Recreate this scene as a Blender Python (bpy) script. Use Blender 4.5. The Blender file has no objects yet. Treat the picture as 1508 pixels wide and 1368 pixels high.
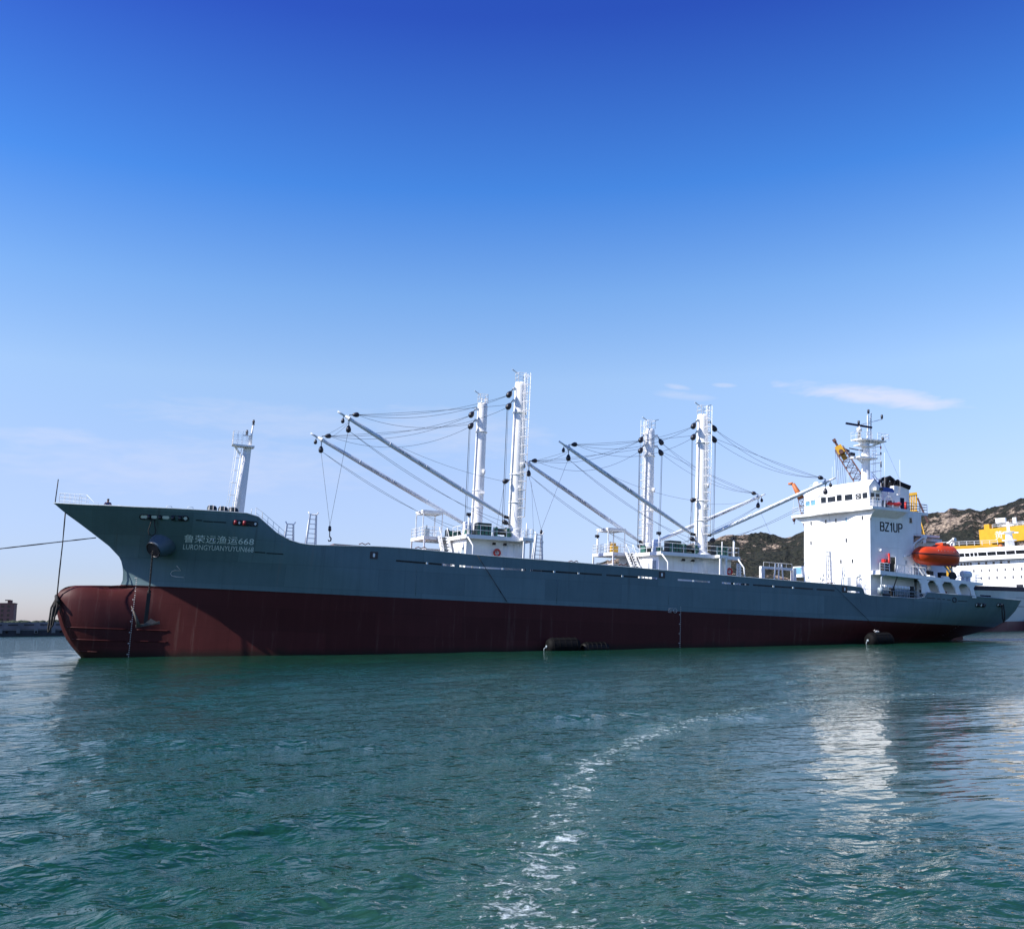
import bpy, math, random
import numpy as np
from mathutils import Vector, Matrix, noise as mnoise

# ------------------------------------------------------------------ camera, sky, sun, exposure
SC = bpy.context.scene
COL = SC.collection
CAM_LOC = Vector((0.734, -91.07, 2.906))
CAM_R = Vector((0.93427, -0.35644, -0.00924))
CAM_U = Vector((-0.04868, -0.15316, 0.98700))
CAM_F = Vector((0.35322, 0.92168, 0.16045))
cam_data = bpy.data.cameras.new("camera")
cam_data.sensor_fit = 'HORIZONTAL'
cam_data.sensor_width = 36.0
cam_data.lens = 36.0 * 1423.07 / 1508.0
cam_data.clip_start = 0.2
cam_data.clip_end = 20000.0
cam = bpy.data.objects.new("camera", cam_data)
COL.objects.link(cam)
mw = Matrix(((CAM_R.x, CAM_U.x, -CAM_F.x, CAM_LOC.x), (CAM_R.y, CAM_U.y, -CAM_F.y, CAM_LOC.y),
             (CAM_R.z, CAM_U.z, -CAM_F.z, CAM_LOC.z), (0, 0, 0, 1)))
cam.matrix_world = mw
SC.camera = cam

SUN_EL = math.radians(43.5)
SUN_AZ = math.radians(-90.2)          # measured from +Y towards +X
SUN_STRENGTH = 4.9
SKY_STRENGTH = 0.083
EXPOSURE = 0.65
SUN_DIR = Vector((math.sin(SUN_AZ) * math.cos(SUN_EL), math.cos(SUN_AZ) * math.cos(SUN_EL), math.sin(SUN_EL)))
sun_data = bpy.data.lights.new("sun", 'SUN')
sun_data.energy = SUN_STRENGTH
sun_data.angle = math.radians(0.53)
sun_data.color = (1.0, 0.955, 0.89)
sun = bpy.data.objects.new("sun", sun_data)
COL.objects.link(sun)
sun.location = (-200, 0, 300)
sun.rotation_euler = SUN_DIR.to_track_quat('Z', 'Y').to_euler()

world = bpy.data.worlds.new("World")
SC.world = world
world.use_nodes = True
SC.view_settings.view_transform = 'Standard'
SC.view_settings.look = 'None'
SC.view_settings.exposure = EXPOSURE
SC.view_settings.gamma = 1.0
SC.cycles.max_bounces = 6
SC.cycles.diffuse_bounces = 3
SC.cycles.glossy_bounces = 3
SC.cycles.transmission_bounces = 3
SC.cycles.caustics_reflective = False
SC.cycles.caustics_refractive = False


def N(nt, typ, loc=None, **kw):
    n = nt.nodes.new(typ)
    for k, v in kw.items():
        setattr(n, k, v)
    return n


def math_node(nt, op, a, b=None, c=None, clamp=False):
    n = nt.nodes.new('ShaderNodeMath')
    n.operation = op
    n.use_clamp = clamp
    for i, x in enumerate((a, b, c)):
        if x is None:
            continue
        if isinstance(x, (int, float)):
            n.inputs[i].default_value = x
        else:
            nt.links.new(x, n.inputs[i])
    return n.outputs[0]


def build_world():
    nt = world.node_tree
    nt.nodes.clear()
    out = N(nt, 'ShaderNodeOutputWorld')
    bg = N(nt, 'ShaderNodeBackground')
    bg.inputs['Strength'].default_value = SKY_STRENGTH
    sky = N(nt, 'ShaderNodeTexSky')
    sky.sky_type = 'NISHITA'
    sky.sun_disc = False
    sky.sun_elevation = SUN_EL
    sky.sun_rotation = SUN_AZ
    sky.altitude = 0
    sky.air_density = SKY_AIR
    sky.dust_density = SKY_DUST
    sky.ozone_density = SKY_OZONE
    hs = N(nt, 'ShaderNodeHueSaturation')
    hs.inputs['Saturation'].default_value = SKY_SAT
    hs.inputs['Hue'].default_value = SKY_HUE
    # clear polarised air: deeper blue towards the zenith, paler low down
    tc0 = N(nt, 'ShaderNodeTexCoord')
    sp0 = N(nt, 'ShaderNodeSeparateXYZ')
    nt.links.new(tc0.outputs['Generated'], sp0.inputs[0])
    el0 = math_node(nt, 'DIVIDE', math_node(nt, 'ARCSINE', sp0.outputs[2]), math.pi / 2, clamp=True)
    rp = N(nt, 'ShaderNodeValToRGB')
    while len(rp.color_ramp.elements) < len(SKY_TINT):
        rp.color_ramp.elements.new(0.5)
    for e, (deg, c) in zip(rp.color_ramp.elements, SKY_TINT):
        e.position = deg / 90.0
        e.color = (c[0] / 3, c[1] / 3, c[2] / 3, 1)
    nt.links.new(el0, rp.inputs[0])
    ml = N(nt, 'ShaderNodeVectorMath', operation='MULTIPLY')
    nt.links.new(sky.outputs[0], ml.inputs[0])
    nt.links.new(rp.outputs[0], ml.inputs[1])
    ml3 = N(nt, 'ShaderNodeVectorMath', operation='SCALE')
    nt.links.new(ml.outputs[0], ml3.inputs[0])
    ml3.inputs['Scale'].default_value = 3.0
    nt.links.new(ml3.outputs[0], hs.inputs['Color'])
    # thin clouds, fixed in the sky by direction
    tc = N(nt, 'ShaderNodeTexCoord')
    sep = N(nt, 'ShaderNodeSeparateXYZ')
    nt.links.new(tc.outputs['Generated'], sep.inputs[0])
    az = math_node(nt, 'ARCTAN2', sep.outputs[0], sep.outputs[1])
    el = math_node(nt, 'ARCSINE', sep.outputs[2])
    comb = N(nt, 'ShaderNodeCombineXYZ')
    nt.links.new(az, comb.inputs[0])
    nt.links.new(math_node(nt, 'MULTIPLY', el, 4.5), comb.inputs[1])
    nz = N(nt, 'ShaderNodeTexNoise')
    nz.inputs['Scale'].default_value = 24.0
    nz.inputs['Detail'].default_value = 9.0
    nz.inputs['Roughness'].default_value = 0.6
    nz.inputs['Distortion'].default_value = 0.3
    nt.links.new(comb.outputs[0], nz.inputs['Vector'])
    total = None
    for (a0, e0, wa, we, amp, tilt) in CLOUDS:
        da = math_node(nt, 'SUBTRACT', az, a0)
        de = math_node(nt, 'SUBTRACT', math_node(nt, 'SUBTRACT', el, e0), math_node(nt, 'MULTIPLY', da, tilt))
        q = math_node(nt, 'ADD', math_node(nt, 'POWER', math_node(nt, 'ABSOLUTE', math_node(nt, 'DIVIDE', da, wa)), 2.0),
                      math_node(nt, 'POWER', math_node(nt, 'ABSOLUTE', math_node(nt, 'DIVIDE', de, we)), 2.0))
        g = math_node(nt, 'SUBTRACT', 1.0, q)
        m = math_node(nt, 'ADD', g, math_node(nt, 'MULTIPLY', math_node(nt, 'SUBTRACT', nz.outputs[0], 0.5), 2.5))
        m = math_node(nt, 'MULTIPLY', math_node(nt, 'MULTIPLY', m, 0.9, clamp=True), amp)
        total = m if total is None else math_node(nt, 'MAXIMUM', total, m)
    mix = N(nt, 'ShaderNodeMix', data_type='RGBA')
    nt.links.new(total, mix.inputs[0])
    nt.links.new(hs.outputs[0], mix.inputs[6])
    mix.inputs[7].default_value = (CLOUD_V * 0.93, CLOUD_V * 0.95, CLOUD_V * 1.12, 1)
    nt.links.new(mix.outputs[2], bg.inputs['Color'])
    nt.links.new(bg.outputs[0], out.inputs['Surface'])


SKY_AIR, SKY_DUST, SKY_OZONE, SKY_SAT, SKY_HUE = 1.0, 0.4, 2.5, 1.1, 0.5
SKY_TINT = [(0, (.85, .86, 1.22)), (3, (.95, .94, 1.27)), (8, (1.40, 1.22, 1.36)), (14, (1.70, 1.55, 1.52)), (19, (1.38, 1.48, 1.64)), (25, (.86, 1.18, 1.72)), (34, (.60, .64, 1.38)), (55, (.42, .55, 1.22))]
CLOUD_V = 6.6
# azimuth, elevation, half widths, strength, slope
CLOUDS = [(0.734, 0.2135, 0.092, 0.0115, 0.70, -0.20),
          (0.540, 0.2362, 0.016, 0.0032, 0.35, -0.20),
          (0.590, 0.2348, 0.013, 0.0026, 0.32, -0.10),
          (0.548, 0.2265, 0.034, 0.0050, 0.25, -0.15),
          (0.300, 0.1950, 0.110, 0.0300, 0.26, -0.05),
          (0.120, 0.2020, 0.150, 0.0200, 0.20, -0.05),
          (0.050, 0.1550, 0.200, 0.0300, 0.22, 0.02),
          (-0.09, 0.1750, 0.060, 0.0100, 0.26, 0.02)]
build_world()


# ------------------------------------------------------------------ materials
MAT = {}


def paint(name, rgb, rough=0.45, var=0.15, scale=1.2, streak=0.0, streak_rgb=(0.16, 0.07, 0.03), bump=0.0, metallic=0.0, dirt=None, spec=0.5):
    m = bpy.data.materials.new(name)
    m.use_nodes = True
    nt = m.node_tree
    b = nt.nodes['Principled BSDF']
    b.inputs['Roughness'].default_value = rough
    b.inputs['Metallic'].default_value = metallic
    b.inputs['Specular IOR Level'].default_value = spec
    tc = N(nt, 'ShaderNodeTexCoord')
    nz = N(nt, 'ShaderNodeTexNoise')
    nz.inputs['Scale'].default_value = scale
    nz.inputs['Detail'].default_value = 6
    nz.inputs['Roughness'].default_value = 0.65
    nt.links.new(tc.outputs['Object'], nz.inputs['Vector'])
    rmp = N(nt, 'ShaderNodeValToRGB')
    d = dirt or tuple(c * (1 - var * 1.6) for c in rgb)
    rmp.color_ramp.elements[0].position = 0.28
    rmp.color_ramp.elements[0].color = (*d, 1)
    rmp.color_ramp.elements[1].position = 0.62
    rmp.color_ramp.elements[1].color = (*[min(1, c * (1 + var * .35)) for c in rgb], 1)
    nt.links.new(nz.outputs[0], rmp.inputs[0])
    col = rmp.outputs[0]
    if streak > 0:
        mp = N(nt, 'ShaderNodeMapping')
        mp.inputs['Scale'].default_value = (2.6, 2.6, 0.16)
        nt.links.new(tc.outputs['Object'], mp.inputs[0])
        n2 = N(nt, 'ShaderNodeTexNoise')
        n2.inputs['Scale'].default_value = 1.0
        n2.inputs['Detail'].default_value = 5
        nt.links.new(mp.outputs[0], n2.inputs['Vector'])
        r2 = N(nt, 'ShaderNodeValToRGB')
        r2.color_ramp.elements[0].position = 0.56
        r2.color_ramp.elements[0].color = (0, 0, 0, 1)
        r2.color_ramp.elements[1].position = 0.80
        r2.color_ramp.elements[1].color = (streak, streak, streak, 1)
        nt.links.new(n2.outputs[0], r2.inputs[0])
        mx = N(nt, 'ShaderNodeMix', data_type='RGBA')
        nt.links.new(r2.outputs[0], mx.inputs[0])
        nt.links.new(col, mx.inputs[6])
        mx.inputs[7].default_value = (*streak_rgb, 1)
        col = mx.outputs[2]
    nt.links.new(col, b.inputs['Base Color'])
    if bump > 0:
        n3 = N(nt, 'ShaderNodeTexNoise')
        n3.inputs['Scale'].default_value = scale * 6
        n3.inputs['Detail'].default_value = 4
        nt.links.new(tc.outputs['Object'], n3.inputs['Vector'])
        bp = N(nt, 'ShaderNodeBump')
        bp.inputs['Strength'].default_value = bump
        bp.inputs['Distance'].default_value = 0.05
        nt.links.new(n3.outputs[0], bp.inputs['Height'])
        nt.links.new(bp.outputs[0], b.inputs['Normal'])
    MAT[name] = m
    return m


paint('white_paint', (0.83, 0.84, 0.83), 0.42, 0.07, 0.7, streak=0.34, streak_rgb=(0.50, 0.42, 0.34))
paint('mast_white', (0.84, 0.84, 0.83), 0.40, 0.05, 0.9, streak=0.15, streak_rgb=(0.50, 0.43, 0.36))
paint('boom_grey', (0.72, 0.75, 0.77), 0.45, 0.12, 1.6, streak=0.10)
paint('wire_dark', (0.012, 0.013, 0.017), 0.6, 0.2, 3)
paint('block_black', (0.012, 0.013, 0.022), 0.4, 0.2, 3)
paint('winch_green', (0.02, 0.10, 0.075), 0.5, 0.25, 2)
paint('winch_dark', (0.012, 0.022, 0.022), 0.5, 0.25, 2)
paint('window_dark', (0.010, 0.012, 0.016), 0.12, 0.1, 1)
paint('glass_blue', (0.16, 0.36, 0.50), 0.10, 0.15, 1.2)
paint('letter_black', (0.010, 0.010, 0.012), 0.5, 0.1, 2)
paint('letter_white', (0.78, 0.82, 0.82), 0.5, 0.12, 2)
paint('mark_white', (0.55, 0.52, 0.50), 0.5, 0.12, 2)
paint('funnel_black', (0.006, 0.006, 0.009), 0.6, 0.2, 2, spec=0.2)
paint('deck_red', (0.13, 0.045, 0.035), 0.7, 0.25, 1.5)
paint('deck_grey', (0.20, 0.22, 0.22), 0.7, 0.25, 1.5)
paint('ring_red', (0.50, 0.02, 0.015), 0.45, 0.12, 2)
paint('boat_orange', (0.60, 0.055, 0.007), 0.4, 0.10, 1.5)
paint('hawse_blue', (0.075, 0.115, 0.16), 0.5, 0.18, 1.2)
paint('chain_black', (0.014, 0.012, 0.012), 0.7, 0.3, 3)
paint('anchor_steel', (0.10, 0.085, 0.07), 0.65, 0.45, 4)
paint('rope_dark', (0.022, 0.020, 0.019), 0.85, 0.4, 6)
paint('rubber', (0.0045, 0.0045, 0.0052), 0.7, 0.35, 2.5, bump=0.4, spec=0.12)
paint('rubber_wet', (0.002, 0.002, 0.0025), 0.5, 0.35, 2.5, bump=0.4, spec=0.2)
paint('tarp_blue', (0.012, 0.07, 0.32), 0.5, 0.15, 3)
paint('crane_yellow', (0.62, 0.34, 0.015), 0.5, 0.12, 0.3)
paint('crane_orange', (0.48, 0.14, 0.035), 0.55, 0.2, 0.4)
paint('crane_steel', (0.10, 0.045, 0.04), 0.6, 0.3, 0.6)
paint('cement', (0.17, 0.17, 0.18), 0.85, 0.35, 0.12)
paint('cement_dark', (0.035, 0.037, 0.045), 0.9, 0.45, 0.25)
paint('building_brick', (0.15, 0.085, 0.075), 0.85, 0.15, 0.1)
paint('jacket_blue', (0.02, 0.035, 0.14), 0.8, 0.2, 3)
paint('skin', (0.28, 0.15, 0.10), 0.6, 0.1, 4)
paint('hair_black', (0.008, 0.007, 0.007), 0.5, 0.1, 4)
paint('teal_hull', (0.33, 0.45, 0.45), 0.45, 0.12, 0.12, streak=0.2)
paint('navy_stripe', (0.006, 0.007, 0.030), 0.6, 0.1, 0.5, spec=0.15)
paint('boot_red', (0.12, 0.03, 0.03), 0.55, 0.2, 0.4)
paint('tree_green', (0.028, 0.045, 0.020), 0.9, 0.5, 0.2)
paint('propeller_bronze', (0.18, 0.09, 0.03), 0.4, 0.2, 2, metallic=0.6)
paint('locker_red', (0.26, 0.012, 0.02), 0.5, 0.2, 3)
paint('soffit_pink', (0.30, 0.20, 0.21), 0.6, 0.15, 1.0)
paint('hull_edge', (0.30, 0.36, 0.40), 0.5, 0.2, 1.5)


# ------------------------------------------------------------------ mesh builder
class MB:
    def __init__(self):
        self.v, self.f, self.s, self.cuts = [], [], [], []

    def cut(self):
        """what follows is a separate piece with the same name"""
        self.cuts.append((len(self.v), len(self.f)))
        return self

    def _add(self, vs, fs, smooth=False):
        o = len(self.v)
        self.v += [tuple(map(float, p)) for p in vs]
        for f in fs:
            self.f.append([o + i for i in f])
            self.s.append(smooth)

    def box(self, x0, x1, y0, y1, z0, z1):
        vs = [(x, y, z) for z in (z0, z1) for y in (y0, y1) for x in (x0, x1)]
        self._add(vs, [(0, 2, 3, 1), (4, 5, 7, 6), (0, 1, 5, 4), (2, 6, 7, 3), (0, 4, 6, 2), (1, 3, 7, 5)])
        return self

    def bar(self, p, q, w, h, up=(0, 0, 1)):
        p, q = Vector(p), Vector(q)
        d = (q - p).normalized()
        s = d.cross(Vector(up))
        if s.length < 1e-4:
            s = d.cross(Vector((1, 0, 0)))
        s.normalize()
        u = s.cross(d)
        vs = [c + s * (a * w / 2) + u * (b * h / 2) for c in (p, q) for b in (-1, 1) for a in (-1, 1)]
        self._add(vs, [(0, 2, 3, 1), (4, 5, 7, 6), (0, 1, 5, 4), (2, 6, 7, 3), (0, 4, 6, 2), (1, 3, 7, 5)])
        return self

    def tube(self, p, q, r, r2=None, n=8, cap=True):
        return self.path([p, q], [r, r if r2 is None else r2], n, cap)

    def path(self, pts, r, n=6, cap=True, closed=False):
        pts = [Vector(p) for p in pts]
        m = len(pts)
        rs = r if isinstance(r, (list, tuple)) else [r] * m
        o = len(self.v)
        ref = None
        for i, p in enumerate(pts):
            a = pts[(i - 1) % m] if (i > 0 or closed) else p
            b = pts[(i + 1) % m] if (i < m - 1 or closed) else p
            d = (b - a)
            if d.length < 1e-9:
                d = Vector((0, 0, 1))
            d.normalize()
            if ref is None:
                ref = Vector((0, 0, 1)) if abs(d.z) < 0.9 else Vector((1, 0, 0))
            s = d.cross(ref)
            if s.length < 1e-5:
                s = d.cross(Vector((0, 1, 0.3)))
            s.normalize()
            u = s.cross(d).normalized()
            ref = u
            for k in range(n):
                t = 2 * math.pi * k / n
                self.v.append(tuple(p + s * (rs[i] * math.cos(t)) + u * (rs[i] * math.sin(t))))
        for i in range(m if closed else m - 1):
            j = (i + 1) % m
            for k in range(n):
                k2 = (k + 1) % n
                self.f.append([o + i * n + k, o + i * n + k2, o + j * n + k2, o + j * n + k])
                self.s.append(True)
        if cap and not closed:
            self.f.append([o + k for k in range(n)][::-1])
            self.s.append(False)
            self.f.append([o + (m - 1) * n + k for k in range(n)])
            self.s.append(False)
        return self

    def lathe(self, org, axis, prof, n=16):
        """prof: (distance along axis, radius)"""
        org, ax = Vector(org), Vector(axis).normalized()
        return self.path([org + ax * t for t, _ in prof], [max(r, 1e-4) for _, r in prof], n, True)

    def prism(self, poly, axis, a, b):
        def P(u, w, t):
            return {'x': (t, u, w), 'y': (u, t, w), 'z': (u, w, t)}[axis]
        n = len(poly)
        vs = [P(u, w, a) for u, w in poly] + [P(u, w, b) for u, w in poly]
        fs = [list(range(n))[::-1], list(range(n, 2 * n))]
        fs += [(i, (i + 1) % n, n + (i + 1) % n, n + i) for i in range(n)]
        self._add(vs, fs)
        return self

    def ball(self, c, r, nu=12, nv=8):
        rx, ry, rz = r if isinstance(r, (tuple, list)) else (r, r, r)
        vs = [(c[0], c[1], c[2] - rz)]
        for j in range(1, nv):
            t = math.pi * j / nv - math.pi / 2
            for i in range(nu):
                a = 2 * math.pi * i / nu
                vs.append((c[0] + rx * math.cos(t) * math.cos(a), c[1] + ry * math.cos(t) * math.sin(a), c[2] + rz * math.sin(t)))
        vs.append((c[0], c[1], c[2] + rz))
        fs = [(0, 1 + (i + 1) % nu, 1 + i) for i in range(nu)]
        for j in range(nv - 2):
            for i in range(nu):
                a, b = 1 + j * nu + i, 1 + j * nu + (i + 1) % nu
                fs.append((a, b, b + nu, a + nu))
        L = len(vs) - 1
        fs += [(L, 1 + (nv - 2) * nu + i, 1 + (nv - 2) * nu + (i + 1) % nu) for i in range(nu)]
        self._add(vs, fs, True)
        return self

    def rail(self, pts, h=1.05, post=1.3, rails=3, r=0.022):
        """guard rail along a polyline of deck-level points"""
        pts = [Vector(p) for p in pts]
        for a, b in zip(pts, pts[1:]):
            k = max(1, round((b - a).length / post))
            for i in range(k + 1):
                p = a.lerp(b, i / k)
                self.tube(p, p + Vector((0, 0, h)), r * 1.15, n=4, cap=False)
            for j in range(rails):
                dz = Vector((0, 0, h * (j + 1) / rails))
                self.tube(a + dz, b + dz, r, n=4, cap=False)
        return self

    def ladder(self, p, q, w=0.45, side=(0, 1, 0), step=0.32, r=0.025):
        p, q, s = Vector(p), Vector(q), Vector(side).normalized() * (w / 2)
        self.tube(p - s, q - s, r, n=4)
        self.tube(p + s, q + s, r, n=4)
        k = max(2, int((q - p).length / step))
        for i in range(1, k):
            c = p.lerp(q, i / k)
            self.tube(c - s, c + s, r * 0.8, n=4, cap=False)
        return self

    def build(self, name, mat, parent=None, label=None):
        if self.cuts:
            first = None
            ends = [c for c in self.cuts if c[0] > 0] + [(len(self.v), len(self.f))]
            v0, f0 = 0, 0
            for v1, f1 in ends:
                if v1 > v0:
                    m = MB()
                    m.v, m.s = self.v[v0:v1], self.s[f0:f1]
                    m.f = [[i - v0 for i in f] for f in self.f[f0:f1]]
                    o = m.build(name, mat, parent, label)
                    first = first or o
                v0, f0 = v1, f1
            return first
        me = bpy.data.meshes.new(name)
        me.from_pydata(self.v, [], self.f)
        me.polygons.foreach_set('use_smooth', self.s)
        me.materials.append(MAT[mat] if isinstance(mat, str) else mat)
        me.update()
        o = bpy.data.objects.new(name, me)
        COL.objects.link(o)
        if parent is not None:
            o.parent = parent
        if label:
            o['label'] = label
        return o


def tag(o, label, cat, group=None):
    o['label'] = label
    o['category'] = cat
    if group:
        o['group'] = group
    return o


def structure(o):
    o['kind'] = 'structure'
    return o


def empty(name, mw=None):
    o = bpy.data.objects.new(name, None)
    o.empty_display_size = 0.5
    COL.objects.link(o)
    if mw is not None:
        o.matrix_world = mw
    return o


def thing(name, label, cat, mw=None, group=None):
    return tag(empty(name, mw), label, cat, group)


def copy_tree(o, parent=None):
    c = o.copy()
    COL.objects.link(c)
    c.parent = parent
    for ch in list(o.children):
        copy_tree(ch, c)
    return c


# the afloat ship sits a little by the stern and lists to the near side
SHIP = Matrix(((0.99888, 0.00070, 0.04735, 0), (0.00070, 0.99957, -0.02944, 0), (-0.04735, 0.02944, 0.99844, 0), (0, 0, 0, 1))) @ Matrix.Translation((0, 0, 6.4026))


def at_ship(x, y, z):
    return SHIP @ Matrix.Translation((x, y, z))

# ------------------------------------------------------------------ the cargo ship: hull
def _ip(x,xs,ys): return np.interp(x,xs,ys)
STEM_Z=[-7.6,-6.99,-5.94,-5.04,-3.89,-2.9,-2.2,-1.6,-1.18,-.77,-.5,-.36,-.24,-.14,-.05,.38,1.12,2.05,2.77,3.39,4.33,5.43,6.39,7.21]
STEM_X=[-3.3,-3.9,-4.9,-5.6,-6.15,-6.5,-6.6,-6.68,-6.67,-6.42,-6.05,-5.7,-5.0,-2.2,-1.34,-1.19,-1.21,-1.4,-1.82,-2.49,-3.8,-5.38,-6.83,-7.85]
# sheer (bulwark top) along x
SH_X=[-8,-5.33,-.63,9.58,10.22,10.88,11.85,12.81,13.77,15.03,18,21.46,24.13,31,43,54,69.92,75.7,78.25,78.5,78.8,87.4,87.6,87.8,102.5,107]
SH_Z=[7.21,7.05,6.93,6.92,6.47,5.89,5.21,4.77,4.52,4.42,4.55,4.70,4.72,4.52,4.40,4.20,3.95,3.88,3.76,3.6,2.9,2.85,3.3,3.66,3.50,3.52]
def sheer(x): return np.interp(x,SH_X,SH_Z)
def stem(z): return np.interp(z,STEM_Z,STEM_X)
# entrance: full-beam station and exponent, by height
E_Z=[-8,-6,-3,0,2,4,5.5,7.2]
E_F=[27,26,25,23,20,16.5,13,9.5]
E_Q=[1.45,1.5,1.6,1.7,1.85,2.1,2.3,2.5]
E_S=[-1.0,-1.0,-1.2,-1.3,-1.4,-3.3,-5.5,-7.85]
def ent(x,z):
    xs=np.minimum(stem(z),20); xs=np.where(z<-.05,-1.2,xs)
    s=np.clip((x-xs)/(np.interp(z,E_Z,E_F)-xs),0,1)
    return 8*(1-(1-s)**np.interp(z,E_Z,E_Q))
def bulb(x,z):
    xs=stem(z); zt=np.interp(x,[-6.7,-5,-4,-2.2,0,4],[-1.0,-.16,-.2,-.4,-.2,0]); zc=-4.6
    u=np.where(z>zc,(z-zc)/(zt-zc+1e-6),(z-zc)/(-9.5-zc))
    w=1.75*np.sqrt(np.clip(1-np.abs(u)**2.6,0,1))
    s=np.clip((x-xs)/4.2,0,1)
    return w*np.sqrt(np.clip(1-(1-s)**2,0,1))
R_Z=[-8,-5,-3,-1.8,-.9,0,1,2.2,3.6,7.3]
R_0=[55,58,62,66,71,77,82,87,91,92]
R_E=[97.5,97.8,98.3,98.8,102.6,103.9,104.7,105.2,105.5,105.6]
R_V=[.03,.03,.03,.04,.12,.36,.52,.63,.72,.72]
def xend(z): return np.interp(z,R_Z,R_E)
def hb(x,z):
    a=ent(x,z);b=np.where(z<0.2,bulb(x,z),0)
    k=.35;h=np.clip(.5+.5*(a-b)/k,0,1);m=b+(a-b)*h+k*h*(1-h)*np.clip(np.minimum(a,b)*2,0,1)
    x0=np.interp(z,R_Z,R_0);xe=xend(z);v=np.interp(z,R_Z,R_V)
    s=np.clip((x-x0)/(xe-x0),0,1)
    return np.maximum(m*(1-(1-v)*s**2.2),0)
def port(x,z): return 8-hb(np.asarray(x,float),np.asarray(z,float))


ship = thing('cargo_ship', 'long blue-grey cargo ship with dark red bottom and four white masts, high in the water', 'ship', SHIP)

ZFIX = [-7.6, -7.0, -6.4, -5.8, -5.2, -4.6, -4.0, -3.4, -2.8, -2.2, -1.6, -1.1, -.75, -.5, -.38, -.28, -.2, -.13, -.05, .12, .4, .8, 1.2, 1.7, 2.2, 2.6]
SLOT_X = [-8, 23.2, 31.1, 38.4, 51.9, 77.8, 79.5, 110]
SLOT_Z = [3.55, 3.40, 3.24, 3.29, 3.26, 3.11, 3.0, 3.0]
NTOP = 8
UB = (np.linspace(0, 1, 40)) ** 1.35
XMID = np.concatenate([np.arange(24.5, 79.0, 0.5), [78.3, 78.75], np.arange(79.5, 88, 1.0)])
XMID.sort()
UA = np.linspace(0, 1, 26)
NCOL = len(UB) + len(XMID) + len(UA)
NROW = len(ZFIX) + 2 + NTOP


def row_z(k, x):
    sh = sheer(x)
    lo = np.minimum(np.interp(x, SLOT_X, SLOT_Z), sh - .24)
    lo = np.maximum(lo, 2.62)
    if k < len(ZFIX):
        return np.full_like(x, ZFIX[k])
    k -= len(ZFIX)
    if k == 0:
        return lo
    hi = lo + 0.17
    if k == 1:
        return hi
    t = (k - 1) / NTOP
    return hi + (sh - hi) * t


def hull_grid():
    X = np.zeros((NROW, NCOL))
    Z = np.zeros((NROW, NCOL))
    for k in range(NROW):
        x = np.concatenate([UB * 24, XMID, 88 + UA * 20])
        for it in range(8):
            z = row_z(k, x)
            fb = stem(z[:len(UB)])
            xb = fb + (24 - fb) * UB
            xa = 88 + (xend(z[-len(UA):]) - 88) * UA
            x = np.concatenate([xb, XMID, xa])
        X[k], Z[k] = x, row_z(k, x)
    return X, Z


HX, HZ = hull_grid()
HH = hb(HX, HZ)
HH[:, 0] = np.minimum(HH[:, 0], 0.02)
# a slightly blunt, rounded stem bar
SLOTS = [(23.2, 29.2), (29.35, 36.4), (36.9, 45.1), (45.3, 51.6), (54.0, 58.0), (59.3, 63.0), (63.6, 71.5), (71.8, 74.6), (75.4, 77.8)]


def build_hull():
    me = bpy.data.meshes.new('hull')
    P = np.stack([HX, 8 - HH, HZ], -1).reshape(-1, 3)
    S = np.stack([HX, 8 + HH, HZ], -1).reshape(-1, 3)
    n = NROW * NCOL
    faces, sm = [], []
    kslot = len(ZFIX)
    for k in range(NROW - 1):
        for i in range(NCOL - 1):
            if k == kslot:
                xm = (HX[k, i] + HX[k, i + 1]) / 2
                if any(a < xm < b for a, b in SLOTS):
                    continue
            a = k * NCOL + i
            faces.append((a, a + 1, a + 1 + NCOL, a + NCOL))
            faces.append((n + a, n + a + NCOL, n + a + NCOL + 1, n + a + 1))
            sm += [True, True]
    for k in range(NROW - 1):          # transom
        a = k * NCOL + NCOL - 1
        faces.append((a, n + a, n + a + NCOL, a + NCOL))
        sm.append(False)
    for i in range(NCOL - 1):          # bottom
        faces.append((i, n + i, n + i + 1, i + 1))
        sm.append(False)
    me.from_pydata(np.concatenate([P, S]).tolist(), [], faces)
    me.polygons.foreach_set('use_smooth', sm)
    me.update()
    o = bpy.data.objects.new('hull', me)
    COL.objects.link(o)
    o.parent = ship
    return o


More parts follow.
